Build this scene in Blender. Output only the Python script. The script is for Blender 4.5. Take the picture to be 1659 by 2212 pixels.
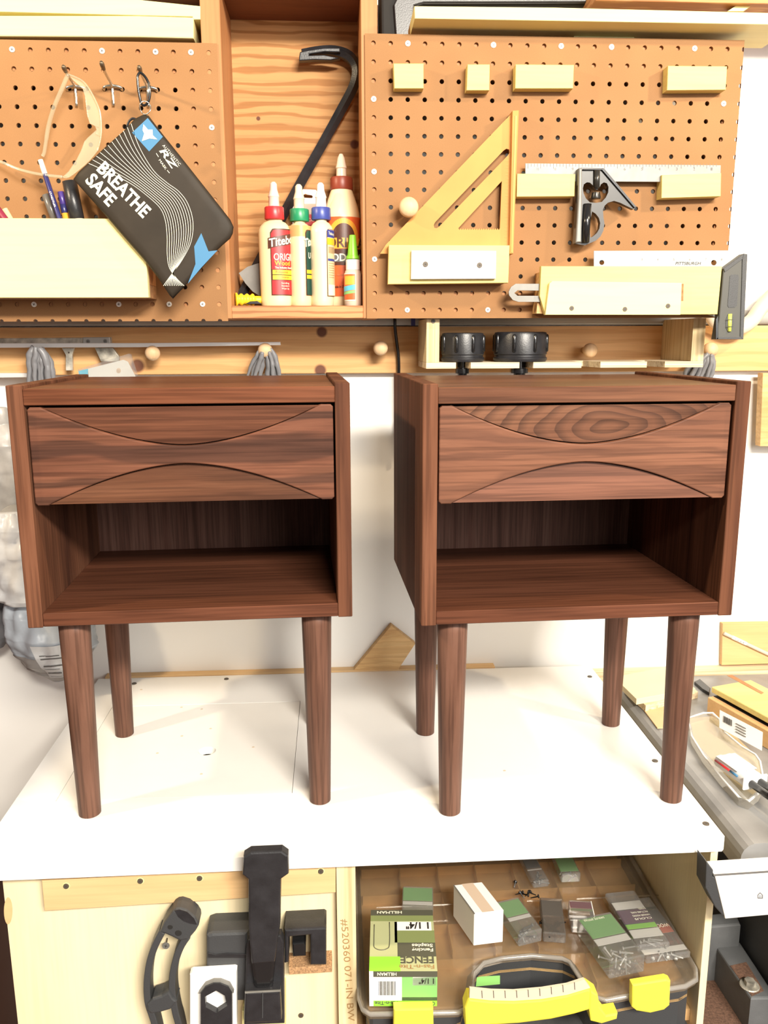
import bpy, bmesh, math, random
from mathutils import Vector, Matrix, noise
for _o in list(bpy.data.objects): bpy.data.objects.remove(_o)
SC = bpy.context.scene
COL = SC.collection
PI = math.pi
# ------------------------------------------------------------------ camera
FPX, PITCH, ROLL, YAW, CAMZ = 1802.55, 0.204807, -0.003484, 0.060122, 1.514768
def cam_dir(xr, ur, d):
    c, s = math.cos(ROLL), math.sin(ROLL)
    xc, up = xr*c-ur*s, xr*s+ur*c
    c, s = math.cos(PITCH), math.sin(PITCH)
    yc, z = d*c+up*s, -d*s+up*c
    c, s = math.cos(YAW), math.sin(YAW)
    return Vector((xc*c+yc*s, -xc*s+yc*c, z))
R_, U_, F_ = cam_dir(1,0,0), cam_dir(0,1,0), cam_dir(0,0,1)
cd = bpy.data.cameras.new('camera'); cam = bpy.data.objects.new('camera', cd); COL.objects.link(cam)
cam.matrix_world = Matrix(((R_.x,U_.x,-F_.x,0),(R_.y,U_.y,-F_.y,0),(R_.z,U_.z,-F_.z,CAMZ),(0,0,0,1)))
cd.sensor_fit = 'VERTICAL'; cd.sensor_height = 36.0; cd.sensor_width = 27.0; cd.lens = FPX/2212*36.0
cd.clip_start = 0.01
SC.camera = cam
# ------------------------------------------------------------------ light
w = bpy.data.worlds.new('world'); SC.world = w; w.use_nodes = True
w.node_tree.nodes['Background'].inputs[0].default_value = (1.0, 0.95, 0.88, 1)
w.node_tree.nodes['Background'].inputs[1].default_value = 0.16
def lamp(name, kind, loc, energy, color, size=None, aim=None, size_y=None):
    l = bpy.data.lights.new(name, kind); l.energy = energy; l.color = color
    if kind == 'POINT': l.shadow_soft_size = size
    if kind == 'AREA':
        l.shape = 'RECTANGLE'; l.size = size; l.size_y = size_y
    o = bpy.data.objects.new(name, l); o.location = loc; COL.objects.link(o)
    if aim: o.rotation_euler = (Vector(aim)-Vector(loc)).to_track_quat('-Z','Y').to_euler()
    return o
lamp('bulb_right', 'POINT', (1.22, 0.70, 2.26), 36, (1.0, 0.77, 0.50), 0.03)
lamp('bulb_left', 'POINT', (-1.12, 0.70, 2.26), 44, (1.0, 0.79, 0.52), 0.035)
lamp('ceiling_tube_light', 'AREA', (0.75, -1.4, 2.7), 150, (1.0, 0.92, 0.80), 1.2, (0, 1.0, 1.0), 0.25)
lamp('garage_door_daylight', 'AREA', (2.0, -2.6, 2.2), 70, (1.0, 0.97, 0.93), 2.4, (0, 1.0, 1.1), 1.4)
vs = SC.view_settings
vs.view_transform = 'Standard'; vs.look = 'None'; vs.gamma = 1.0; vs.exposure = 0.35; vs.use_curve_mapping = False
# ------------------------------------------------------------------ pixel helpers (photograph frame 1659 x 2212)
def _ray(u, v): return cam_dir((u-829.5)/FPX, -(v-1106.0)/FPX, 1.0)
def P(u, v, y):                     # the point seen at (u, v) that lies at depth y
    r = _ray(u, v); r = r*(y/r.y); return Vector((r.x, y, r.z+CAMZ))
def G(u, v, z):                     # the point seen at (u, v) that lies at height z
    r = _ray(u, v); r = r*((z-CAMZ)/r.z); return Vector((r.x, r.y, z))
# ------------------------------------------------------------------ materials
MATS = {}
def _new(name):
    m = bpy.data.materials.new(name); m.use_nodes = True
    nt = m.node_tree; b = nt.nodes['Principled BSDF']; MATS[name] = m
    return m, nt, b
def lin(h):
    h = h.lstrip('#'); r = [int(h[i:i+2], 16)/255 for i in (0,2,4)]
    return tuple(c/12.92 if c <= .04045 else ((c+.055)/1.055)**2.4 for c in r)
def c4(c): return (c[0], c[1], c[2], 1)
def plain(name, col, rough=.5, metal=0, bump=0, bscale=300, var=.0, vscale=20, spec=.5):
    m, nt, b = _new(name)
    b.inputs['Roughness'].default_value = rough; b.inputs['Metallic'].default_value = metal
    b.inputs['Specular IOR Level'].default_value = spec
    b.inputs['Base Color'].default_value = c4(col)
    N, L = nt.nodes.new, nt.links.new
    tc = N('ShaderNodeTexCoord')
    if var:
        n = N('ShaderNodeTexNoise'); n.inputs['Scale'].default_value = vscale; n.inputs['Detail'].default_value = 5
        L(tc.outputs['Object'], n.inputs['Vector'])
        r = N('ShaderNodeValToRGB'); r.color_ramp.elements[0].position = .3; r.color_ramp.elements[1].position = .7
        r.color_ramp.elements[0].color = c4([x*(1-var) for x in col]); r.color_ramp.elements[1].color = c4([min(1, x*(1+var*.6)) for x in col])
        L(n.outputs['Fac'], r.inputs['Fac']); L(r.outputs['Color'], b.inputs['Base Color'])
    if bump:
        n = N('ShaderNodeTexNoise'); n.inputs['Scale'].default_value = bscale
        L(tc.outputs['Object'], n.inputs['Vector'])
        bp = N('ShaderNodeBump'); bp.inputs['Strength'].default_value = bump; bp.inputs['Distance'].default_value = .001
        L(n.outputs['Fac'], bp.inputs['Height']); L(bp.outputs['Normal'], b.inputs['Normal'])
    return m
def wood(name, dark, mid, light, axis='x', scale=14, stretch=14, rough=.55, bands=0, band_scale=30, band_dist=4, band_col=None,
         pore=.35, pore_scale=260, offset=(0,0,0), knots=(), rings=None, ring_col=None, contrast=(.3,.5,.72)):
    m, nt, b = _new(name); N, L = nt.nodes.new, nt.links.new
    b.inputs['Roughness'].default_value = rough; b.inputs['Specular IOR Level'].default_value = .12 if name.startswith('walnut') else .3
    tc = N('ShaderNodeTexCoord')
    def mapped(st, off):
        mp = N('ShaderNodeMapping'); s = [1,1,1]; s['xyz'.index(axis)] = 1/st
        mp.inputs['Scale'].default_value = s; mp.inputs['Location'].default_value = off
        L(tc.outputs['Object'], mp.inputs['Vector']); return mp
    mp = mapped(stretch, offset)
    n = N('ShaderNodeTexNoise'); n.inputs['Scale'].default_value = scale; n.inputs['Detail'].default_value = 7
    n.inputs['Roughness'].default_value = .62; n.inputs['Distortion'].default_value = .6
    L(mp.outputs[0], n.inputs['Vector'])
    r = N('ShaderNodeValToRGB'); e = r.color_ramp.elements
    e[0].position = contrast[0]; e[0].color = c4(dark); e[1].position = contrast[2]; e[1].color = c4(light)
    q = e.new(contrast[1]); q.color = c4(mid)
    L(n.outputs['Fac'], r.inputs['Fac']); out = r.outputs['Color']
    def mix(fac, a, bcol, mode='MIX'):
        x = N('ShaderNodeMix'); x.data_type = 'RGBA'; x.blend_type = mode
        if isinstance(fac, (int, float)): x.inputs[0].default_value = fac
        else: L(fac, x.inputs[0])
        L(a, x.inputs[6])
        if isinstance(bcol, tuple): x.inputs[7].default_value = c4(bcol)
        else: L(bcol, x.inputs[7])
        return x.outputs[2]
    if bands:
        mp2 = mapped(5.0, (offset[0]+3, offset[1]+1, offset[2]))
        wv = N('ShaderNodeTexWave'); wv.wave_type = 'BANDS'
        wv.bands_direction = {'x':'Z','y':'X','z':'X'}[axis]
        wv.inputs['Scale'].default_value = band_scale; wv.inputs['Distortion'].default_value = band_dist
        wv.inputs['Detail'].default_value = 3; wv.inputs['Detail Scale'].default_value = 1.6
        L(mp2.outputs[0], wv.inputs['Vector'])
        rr = N('ShaderNodeValToRGB'); rr.color_ramp.elements[0].position = .55; rr.color_ramp.elements[1].position = .85
        L(wv.outputs['Fac'], rr.inputs['Fac'])
        ml = N('ShaderNodeMath'); ml.operation = 'MULTIPLY'; ml.inputs[1].default_value = bands
        L(rr.outputs['Color'], ml.inputs[0])
        out = mix(ml.outputs[0], out, band_col or dark)
    if rings:                                    # a cathedral figure round (x, z): rings = (x, z, stretch, frequency, strength)
        sx = N('ShaderNodeMapping'); sx.inputs['Location'].default_value = (-rings[0]/rings[2], 0, -rings[1])
        sx.inputs['Scale'].default_value = (1/rings[2], .05, 1); L(tc.outputs['Object'], sx.inputs['Vector'])
        nn = N('ShaderNodeTexNoise'); nn.inputs['Scale'].default_value = 18; nn.inputs['Detail'].default_value = 3
        L(sx.outputs[0], nn.inputs['Vector'])
        av = N('ShaderNodeVectorMath'); av.operation = 'MULTIPLY_ADD'; av.inputs[1].default_value = (.022,.0,.022)
        L(nn.outputs['Color'], av.inputs[0]); L(sx.outputs[0], av.inputs[2])
        sb = N('ShaderNodeVectorMath'); sb.operation = 'SUBTRACT'; sb.inputs[1].default_value = (.011,0,.011); L(av.outputs[0], sb.inputs[0])
        ln = N('ShaderNodeVectorMath'); ln.operation = 'LENGTH'; L(sb.outputs[0], ln.inputs[0])
        m1 = N('ShaderNodeMath'); m1.operation = 'MULTIPLY'; m1.inputs[1].default_value = rings[3]; L(ln.outputs['Value'], m1.inputs[0])
        m2 = N('ShaderNodeMath'); m2.operation = 'FRACT'; L(m1.outputs[0], m2.inputs[0])
        rr = N('ShaderNodeValToRGB'); rr.color_ramp.elements[0].position = .35; rr.color_ramp.elements[1].position = .95
        ne = rr.color_ramp.elements.new(.99); ne.color = (0,0,0,1)
        L(m2.outputs[0], rr.inputs['Fac'])
        m3 = N('ShaderNodeMath'); m3.operation = 'MULTIPLY'; m3.inputs[1].default_value = rings[4]; L(rr.outputs['Color'], m3.inputs[0])
        out = mix(m3.outputs[0], out, ring_col or dark)
    if pore:
        mp3 = mapped(40, (offset[0], offset[1]+7, offset[2]))
        pn = N('ShaderNodeTexNoise'); pn.inputs['Scale'].default_value = pore_scale; pn.inputs['Detail'].default_value = 2
        L(mp3.outputs[0], pn.inputs['Vector'])
        pr = N('ShaderNodeValToRGB'); pr.color_ramp.elements[0].position = .36; pr.color_ramp.elements[1].position = .56
        k = 1-pore; pr.color_ramp.elements[0].color = (k,k,k,1); pr.color_ramp.elements[1].color = (1,1,1,1)
        L(pn.outputs['Fac'], pr.inputs['Fac'])
        out = mix(1.0, out, pr.outputs['Color'], 'MULTIPLY')
    for (kx, kz, kr) in knots:
        mk_ = N('ShaderNodeMapping'); mk_.inputs['Location'].default_value = (-kx, 0, -kz); mk_.inputs['Scale'].default_value = (1, 0, 1)
        L(tc.outputs['Object'], mk_.inputs['Vector'])
        ln = N('ShaderNodeVectorMath'); ln.operation = 'LENGTH'; L(mk_.outputs[0], ln.inputs[0])
        mr = N('ShaderNodeMapRange'); mr.inputs['From Min'].default_value = kr*.75; mr.inputs['From Max'].default_value = kr*1.15
        mr.inputs['To Min'].default_value = .92; mr.inputs['To Max'].default_value = 0
        L(ln.outputs['Value'], mr.inputs['Value'])
        out = mix(mr.outputs[0], out, (.10,.03,.02))
    L(out, b.inputs['Base Color'])
    bp = N('ShaderNodeBump'); bp.inputs['Strength'].default_value = .12; bp.inputs['Distance'].default_value = .0006
    L(n.outputs['Fac'], bp.inputs['Height']); L(bp.outputs['Normal'], b.inputs['Normal'])
    return m
def clear(name, tint=(.95,.95,.95), gloss=.12, rough=.06, haze=0.0, haze_col=(.9,.9,.9)):
    m, nt, b = _new(name); N, L = nt.nodes.new, nt.links.new
    tr = N('ShaderNodeBsdfTransparent'); tr.inputs[0].default_value = c4(tint)
    gl = N('ShaderNodeBsdfGlossy'); gl.inputs['Roughness'].default_value = rough
    lw = N('ShaderNodeLayerWeight'); lw.inputs['Blend'].default_value = .35
    mu = N('ShaderNodeMath'); mu.operation = 'MULTIPLY_ADD'; mu.inputs[1].default_value = .45; mu.inputs[2].default_value = gloss
    L(lw.outputs['Fresnel'], mu.inputs[0])
    mx = N('ShaderNodeMixShader'); L(mu.outputs[0], mx.inputs[0]); L(tr.outputs[0], mx.inputs[1]); L(gl.outputs[0], mx.inputs[2])
    res = mx
    if haze:
        df = N('ShaderNodeBsdfDiffuse'); df.inputs[0].default_value = c4(haze_col)
        m2 = N('ShaderNodeMixShader'); m2.inputs[0].default_value = haze
        L(mx.outputs[0], m2.inputs[1]); L(df.outputs[0], m2.inputs[2]); res = m2
    L(res.outputs[0], nt.nodes['Material Output'].inputs['Surface'])
    return m
# walnut: dark, mid, light
WD, WM, WL = (.056,.021,.013), (.13,.051,.027), (.22,.095,.053)
wood('walnut_x', (.046,.017,.010), (.105,.042,.022), (.18,.078,.043), 'x', 16, 16, .42)
wood('walnut_x_red', (0.077,0.026,0.014), (0.141,0.050,0.025), (0.206,0.078,0.040), 'x', 12, 20, .36, offset=(3,2,1))
wood('walnut_z', WD, WM, WL, 'z', 15, 16, .75, offset=(1.071,3.867,0.000))
wood('walnut_y', (0.064,0.023,0.013), (0.129,0.048,0.025), (0.193,0.077,0.041), 'z', 10, 14, .45, offset=(5,2,0))
wood('walnut_shelf', (0.054,0.019,0.011), (0.102,0.037,0.020), (0.161,0.060,0.034), 'x', 13, 18, .45, offset=(2,5,3))
wood('walnut_back', (0.064,0.029,0.020), (0.113,0.053,0.038), (0.176,0.092,0.068), 'z', 60, 40, .55, offset=(2,9,3), pore=.3, pore_scale=420)
wood('walnut_leg', (0.080,0.036,0.025), (0.150,0.073,0.049), (0.221,0.114,0.081), 'z', 18, 12, .42, offset=(1,1,6))
wood('walnut_bow', (0.038,0.017,0.013), (0.139,0.054,0.032), (0.236,0.101,0.059), 'x', 11, 9, .5, offset=(8,2,1), contrast=(.28,.47,.74), bands=.55, band_scale=9, band_dist=9, band_col=(.028,.016,.013))
wood('walnut_bow_light', (0.070,0.029,0.019), (0.171,0.073,0.043), (0.279,0.126,0.074), 'x', 14, 12, .5, offset=(1,7,5), contrast=(.25,.46,.74), bands=.38, band_scale=13, band_dist=8, band_col=(.07,.032,.022))
wood('walnut_scoop', (0.054,0.021,0.013), (0.129,0.050,0.028), (0.214,0.085,0.045), 'x', 16, 20, .42, bands=.4, band_scale=26, band_dist=3, offset=(4,3,7))
wood('walnut_figured', (0.054,0.024,0.016), (0.145,0.064,0.038), (0.236,0.111,0.063), 'x', 9, 7, .42, offset=(6,3,2), rings=(.225,.512,2.7,120,.72), ring_col=(.055,.028,.02))
wood('walnut_scoop_low', (0.075,0.029,0.019), (0.150,0.062,0.038), (0.236,0.101,0.063), 'x', 10, 10, .42, offset=(1,3,11))
# pale woods
wood('poplar', (.60,.47,.17), (.72,.59,.215), (.78,.66,.27), 'x', 12, 10, .6, pore=.06, bands=.10, band_scale=22)
wood('poplar_pale', (.72,.63,.27), (.78,.70,.33), (.82,.75,.39), 'x', 8, 12, .6, pore=.04, offset=(2,2,2))
wood('birch_ply', (.72,.59,.36), (.80,.68,.44), (.84,.74,.5), 'z', 6, 6, .6, pore=.05, offset=(3,2,1))
wood('ply_edge', (.50,.36,.18), (.72,.57,.33), (.80,.67,.42), 'z', 120, 60, .7, pore=.1, offset=(3,2,1))
wood('ply_edge_x', (.42,.29,.17), (.72,.58,.38), (.82,.71,.52), 'x', 190, 80, .7, pore=.1, offset=(3,2,1))
wood('pine', (.58,.31,.12), (.70,.41,.18), (.78,.49,.24), 'x', 9, 14, .6, bands=.35, band_scale=15, band_dist=5, band_col=(.50,.24,.08), pore=.08,
     knots=[(P(u,v,1.481).x+.9, P(u,v,1.481).z-1.4555, r) for u,v,r in ((695,717,.0095),(692,800,.0105),(297,790,.012),(1115,800,.011))])
wood('fir_ply', (.44,.22,.08), (.54,.28,.105), (.60,.33,.13), 'x', 7, 9, .65, bands=.85, band_scale=17, band_dist=7, band_col=(.34,.145,.04), pore=.12,
     knots=[(P(u,v,1.48).x+.052, P(u,v,1.48).z-1.546, r) for u,v,r in ((558,256,.0035),(766,312,.0075))])
wood('cedar', (.36,.155,.06), (.46,.21,.085), (.52,.25,.11), 'z', 9, 14, .6, pore=.1, offset=(1,2,2))
wood('cedar_x', (.42,.19,.08), (.52,.26,.11), (.58,.31,.14), 'x', 14, 10, .6, bands=.7, band_scale=34, band_dist=4, band_col=(.30,.11,.04), pore=.1, offset=(1,2,2))
wood('shelf_shaded', (.13,.05,.028), (.19,.075,.04), (.24,.10,.05), 'x', 9, 14, .7, pore=.1)  # shelf undersides: their shade is put into the dark brown
wood('offcut', (.52,.30,.12), (.68,.44,.20), (.76,.53,.27), 'x', 18, 4, .6, bands=.45, band_scale=26, band_dist=8, pore=.1)
wood('orange_ply', (.58,.34,.14), (.68,.43,.20), (.74,.5,.25), 'x', 9, 9, .6, pore=.06)
wood('cleat', (.60,.37,.17), (.72,.48,.24), (.78,.56,.31), 'x', 10, 12, .6, pore=.06, offset=(1,0,4))
wood('beech', (.60,.38,.20), (.70,.48,.28), (.76,.54,.33), 'z', 30, 8, .5, pore=.06)
plain('endgrain', (.34,.17,.07), .8, var=.35, vscale=160)
plain('particle', (.44,.25,.12), .9, var=.5, vscale=500, bump=.4, bscale=600)
def hardboard():
    m, nt, b = _new('hardboard'); N, L = nt.nodes.new, nt.links.new
    tc = N('ShaderNodeTexCoord'); n = N('ShaderNodeTexNoise'); n.inputs['Scale'].default_value = 900; n.inputs['Detail'].default_value = 4
    n2 = N('ShaderNodeTexNoise'); n2.inputs['Scale'].default_value = 9
    L(tc.outputs['Object'], n.inputs['Vector']); L(tc.outputs['Object'], n2.inputs['Vector'])
    a = N('ShaderNodeMath'); a.operation = 'MULTIPLY_ADD'; a.inputs[1].default_value = .55; L(n.outputs['Fac'], a.inputs[0])
    k = N('ShaderNodeMath'); k.operation = 'MULTIPLY'; k.inputs[1].default_value = .45; L(n2.outputs['Fac'], k.inputs[0]); L(k.outputs[0], a.inputs[2])
    r = N('ShaderNodeValToRGB'); r.color_ramp.elements[0].position = .3; r.color_ramp.elements[1].position = .7
    r.color_ramp.elements[0].color = (.262,.131,.053,1); r.color_ramp.elements[1].color = (.335,.176,.076,1)
    L(a.outputs[0], r.inputs['Fac']); L(r.outputs['Color'], b.inputs['Base Color']); b.inputs['Roughness'].default_value = .7
    b.inputs['Specular IOR Level'].default_value = .2
hardboard()
plain('drywall', (.84,.83,.80), .32, var=.02, vscale=3, spec=.4)
plain('laminate', (.86,.855,.83), .30, var=.02, vscale=4)
plain('laminate_inset', (.86,.845,.80), .32, var=.03, vscale=9)
plain('floor_brown', (.12,.06,.04), .8, var=.3, vscale=60)
plain('sawdust', (.16,.085,.055), .95, var=.45, vscale=260, bump=.6, bscale=500)
plain('black_plastic', (.022,.022,.025), .35, bump=.15, bscale=500, var=.3, vscale=50)
plain('black_gloss', (.012,.012,.013), .18)
plain('charcoal', (.045,.047,.05), .5, bump=.2, bscale=700)
plain('black_cast', (.03,.028,.025), .3, .2)
plain('grey_handle', (.062,.062,.054), .5)
plain('saw_grey', (.12,.125,.13), .55, bump=.2, bscale=500, var=.3, vscale=15)
plain('saw_iron', (.30,.30,.30), .42, .25, var=.25, vscale=12)
plain('dark_gap', (.012,.011,.01), .8)
plain('steel', (.44,.43,.40), .5, .3, var=.1, vscale=30)
plain('steel_satin', (.21,.205,.19), .5, .4, var=.15, vscale=40)
plain('steel_rusty', (.50,.47,.40), .5, .5, var=.55, vscale=70)
plain('chrome_wire', (.7,.68,.62), .22, .95)
plain('bronze_wire', (.16,.12,.08), .35, .6)
plain('aluminium', (.80,.79,.77), .4, .3)
plain('screw_white', (.84,.83,.78), .35, .2)
plain('screw_dark', (.09,.07,.05), .5, .1)
plain('screw_slot', (.05,.045,.04), .6)
plain('pouch_black', (.030,.023,.016), .6, bump=.5, bscale=25, var=.25, vscale=14, spec=.25)
plain('print_cream', (.80,.78,.62), .6); plain('print_white', (.85,.85,.83), .55); plain('print_black', (.02,.018,.016), .6)
plain('print_grey', (.13,.125,.12), .6); plain('print_blue', (.05,.19,.36), .5); plain('print_tan', (.33,.20,.08), .6)
plain('label_red', (.62,.025,.03), .35); plain('label_yellow', (.88,.52,.03), .4); plain('label_green', (.01,.055,.04), .35)
plain('label_navy', (.045,.06,.28), .35); plain('label_tan', (.80,.58,.34), .4); plain('label_orange', (.72,.13,.035), .35)
plain('label_brown', (.09,.03,.018), .35); plain('label_amber', (.85,.40,.05), .4); plain('label_sky', (.1,.45,.62), .4)
plain('lime', (.28,.68,.05), .5); plain('leaf_green', (.22,.50,.15), .5); plain('olive', (.22,.26,.10), .45); plain('olive_dark', (.085,.085,.06), .45)
plain('olive_pale', (.42,.44,.24), .45); plain('plum', (.12,.035,.09), .5); plain('brick', (.60,.14,.07), .5); plain('maroon', (.22,.02,.05), .5)
plain('glue_yellow', (.84,.68,.39), .35); plain('glue_white', (.86,.72,.46), .3); plain('glue_amber', (.66,.38,.15), .25)
plain('cap_red', (.66,.035,.04), .35); plain('cap_green', (.02,.26,.11), .35); plain('cap_navy', (.05,.075,.32), .35); plain('cap_brown', (.25,.045,.022), .4)
plain('cap_lime', (.20,.55,.03), .4); plain('nozzle', (.80,.66,.52), .3); plain('glue_clear', (.62,.50,.40), .25)
plain('nozzle_pink', (.84,.62,.52), .3); plain('nozzle_frost', (.68,.64,.48), .3); plain('nozzle_blue', (.80,.74,.74), .3)
plain('square_orange', (.58,.29,.10), .7, var=.08, vscale=14, spec=.08); plain('square_edge', (.80,.26,.03), .5)
plain('card_white', (.84,.82,.78), .6); plain('carton_white', (.82,.80,.77), .55); plain('tape_tan', (.62,.48,.36), .35)
plain('vivid_yellow', (.82,.74,.07), .45); plain('screwdriver_yellow', (.85,.60,.03), .4)
plain('pvc_grey', (.42,.42,.40), .5); plain('hose_beige', (.72,.62,.47), .45)
plain('pencil_blue', (.03,.03,.13), .3); plain('pen_violet', (.07,.04,.22), .3); plain('pen_grey', (.13,.12,.11), .25); plain('eraser', (.84,.76,.66), .6)
plain('organizer_base', (.90,.58,.26), .5, var=.25, vscale=18)
plain('cardboard', (.66,.45,.25), .8, var=.1, vscale=20); plain('mdf_pale', (.72,.62,.40), .7, var=.06, vscale=10)
plain('bag_grey', (.36,.35,.34), .35, bump=.5, bscale=60, var=.25, vscale=25); plain('bag_white', (.62,.63,.64), .35, bump=.4, bscale=70, var=.1, vscale=25)
plain('bag_dark', (.14,.14,.15), .35, bump=.5, bscale=60); plain('bag_blue', (.44,.49,.55), .35, bump=.4, bscale=60, var=.2, vscale=20)
plain('bag_band', (.20,.20,.21), .4, bump=.3, bscale=60)
plain('brown_panel', (.12,.05,.03), .7)
plain('level_vial', (.62,.70,.12), .2); plain('beige_trim', (.62,.52,.40), .6); plain('tick', (.12,.10,.08), .6)
clear('clear_plastic', (.93,.93,.92), .10, .05, .08); clear('smoky_lid', (.97,.94,.90), .04, .12, .08, (.70,.58,.44)); clear('smoky_pouch', (.62,.58,.54), .12, .1, .15, (.5,.45,.4))
clear('lid_edge', (.9,.89,.87), .12, .15, .24, (.72,.70,.66)); clear('glasses_plastic', (1.0,.97,.88), .05, .08, .17, (.95,.88,.70)); clear('bag_film', (.72,.72,.71), .12, .2, .55, (.62,.61,.60))
M = MATS
# ------------------------------------------------------------------ object helpers
ORG = {}
def thing(name, label, cat, loc=(0,0,0), rotz=0.0, group=None, local=False, kind=None):
    o = bpy.data.objects.new(name, None); COL.objects.link(o); o.empty_display_size = .02
    o.location = loc; o.rotation_euler = (0,0,rotz)
    ORG[o] = Vector((0,0,0)) if local else Vector(loc)
    tag(o, label, cat, group, kind); return o
def tag(o, label=None, cat=None, group=None, kind=None):
    if label: o['label'] = label
    if cat: o['category'] = cat
    if group: o['group'] = group
    if kind: o['kind'] = kind
    return o
def mk(name, bm, mat, parent=None, smooth=False, recalc=True):
    if recalc: bmesh.ops.recalc_face_normals(bm, faces=bm.faces)
    if parent is not None: off = ORG[parent]
    else:
        xs = [v.co.x for v in bm.verts]; ys = [v.co.y for v in bm.verts]; zs = [v.co.z for v in bm.verts]
        off = Vector(((min(xs)+max(xs))/2, (min(ys)+max(ys))/2, min(zs)))
    for v in bm.verts: v.co -= off
    me = bpy.data.meshes.new(name); bm.to_mesh(me); bm.free()
    if isinstance(mat, (list, tuple)):
        for x in mat: me.materials.append(M[x])
    else: me.materials.append(M[mat])
    if smooth:
        for p in me.polygons: p.use_smooth = True
    o = bpy.data.objects.new(name, me); COL.objects.link(o)
    if parent is not None: o.parent = parent; ORG[o] = off
    else: o.location = off; ORG[o] = off
    return o
def b_box(bm, x0, x1, y0, y1, z0, z1, bev=0, seg=2, mi=0):
    r = bmesh.ops.create_cube(bm, size=1.0)
    vs_ = r['verts']
    for v in vs_: v.co = Vector(((x0+x1)/2+v.co.x*(x1-x0), (y0+y1)/2+v.co.y*(y1-y0), (z0+z1)/2+v.co.z*(z1-z0)))
    if bev:
        es = list({e for v in vs_ for e in v.link_edges})
        bmesh.ops.bevel(bm, geom=es, offset=bev, segments=seg, affect='EDGES', profile=.5)
    return bm
def box(name, x0, x1, y0, y1, z0, z1, mat, parent=None, bev=.0008, seg=1):
    bm = bmesh.new(); b_box(bm, x0, x1, y0, y1, z0, z1, bev, seg); return mk(name, bm, mat, parent)
def b_prism(bm, pts, vec, bev=0, seg=2, holes=()):
    """pts: planar outline (3-D points); extruded by vec; holes: further outlines"""
    if not holes:
        a = [bm.verts.new(p) for p in pts]; f = bm.faces.new(a)
        r = bmesh.ops.extrude_face_region(bm, geom=[f])
        nv = [g for g in r['geom'] if isinstance(g, bmesh.types.BMVert)]
        bmesh.ops.translate(bm, verts=nv, vec=vec)
        if bev:
            fe = [e for e in f.edges] if f.is_valid else [e for v in a for e in v.link_edges if e.other_vert(v) in a]
            bmesh.ops.bevel(bm, geom=fe, offset=bev, segments=seg, affect='EDGES', profile=.5)
        return bm
    edges = []
    loops = [pts]+list(holes); rings = []
    for lp in loops:
        vv = [bm.verts.new(p) for p in lp]; rings.append(vv)
        for i in range(len(vv)): edges.append(bm.edges.new((vv[i], vv[(i+1) % len(vv)])))
    r = bmesh.ops.triangle_fill(bm, edges=edges, use_beauty=True)
    fs = [g for g in r['geom'] if isinstance(g, bmesh.types.BMFace)]
    r = bmesh.ops.extrude_face_region(bm, geom=fs)
    nv = [g for g in r['geom'] if isinstance(g, bmesh.types.BMVert)]
    bmesh.ops.translate(bm, verts=nv, vec=vec)
    return bm
def prism(name, pts, vec, mat, parent=None, bev=0, holes=(), seg=2, smooth=False):
    bm = bmesh.new(); b_prism(bm, [Vector(p) for p in pts], Vector(vec), bev, seg, [[Vector(p) for p in h] for h in holes])
    return mk(name, bm, mat, parent, smooth)
def pxprism(name, px, y, depth, mat, parent=None, bev=0, holes=()):
    return prism(name, [P(u, v, y) for u, v in px], (0, depth, 0), mat, parent, bev, [[P(u, v, y) for u, v in h] for h in holes])
def frame_of(d):
    d = d.normalized(); a = Vector((0,0,1)) if abs(d.z) < .9 else Vector((1,0,0))
    s = d.cross(a).normalized(); return s, s.cross(d).normalized()
def b_tube(bm, pts, rad, seg=10, caps=True, closed=False):
    pts = [Vector(p) for p in pts]; n = len(pts)
    rads = rad if isinstance(rad, (list, tuple)) else [rad]*n
    prev = None; rings = []
    for i, p in enumerate(pts):
        if closed: d = pts[(i+1) % n]-pts[i-1]
        else: d = pts[min(i+1, n-1)]-pts[max(i-1, 0)]
        if prev is None: s, t = frame_of(d)
        else:
            d = d.normalized(); s = prev-d*prev.dot(d)
            s = s.normalized() if s.length > 1e-6 else frame_of(d)[0]
            t = s.cross(d)
        prev = s
        rings.append([bm.verts.new(p+(s*math.cos(2*PI*k/seg)+t*math.sin(2*PI*k/seg))*rads[i]) for k in range(seg)])
    for i in range(n if closed else n-1):
        a, b = rings[i], rings[(i+1) % n]
        for k in range(seg): bm.faces.new((a[k], a[(k+1) % seg], b[(k+1) % seg], b[k]))
    if caps and not closed:
        bm.faces.new(rings[0]); bm.faces.new(rings[-1])
    return bm
def tube(name, pts, rad, mat, parent=None, seg=10, closed=False):
    bm = bmesh.new(); b_tube(bm, pts, rad, seg, True, closed); return mk(name, bm, mat, parent, True)
def spline(pts, n=6):
    pts = [Vector(p) for p in pts]; out = []
    for i in range(len(pts)-1):
        p0, p1, p2, p3 = pts[max(i-1,0)], pts[i], pts[i+1], pts[min(i+2, len(pts)-1)]
        for k in range(n):
            t = k/n
            out.append(.5*((2*p1)+(p2-p0)*t+(2*p0-5*p1+4*p2-p3)*t*t+(3*p1-p0-3*p2+p3)*t**3))
    out.append(pts[-1]); return out
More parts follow.
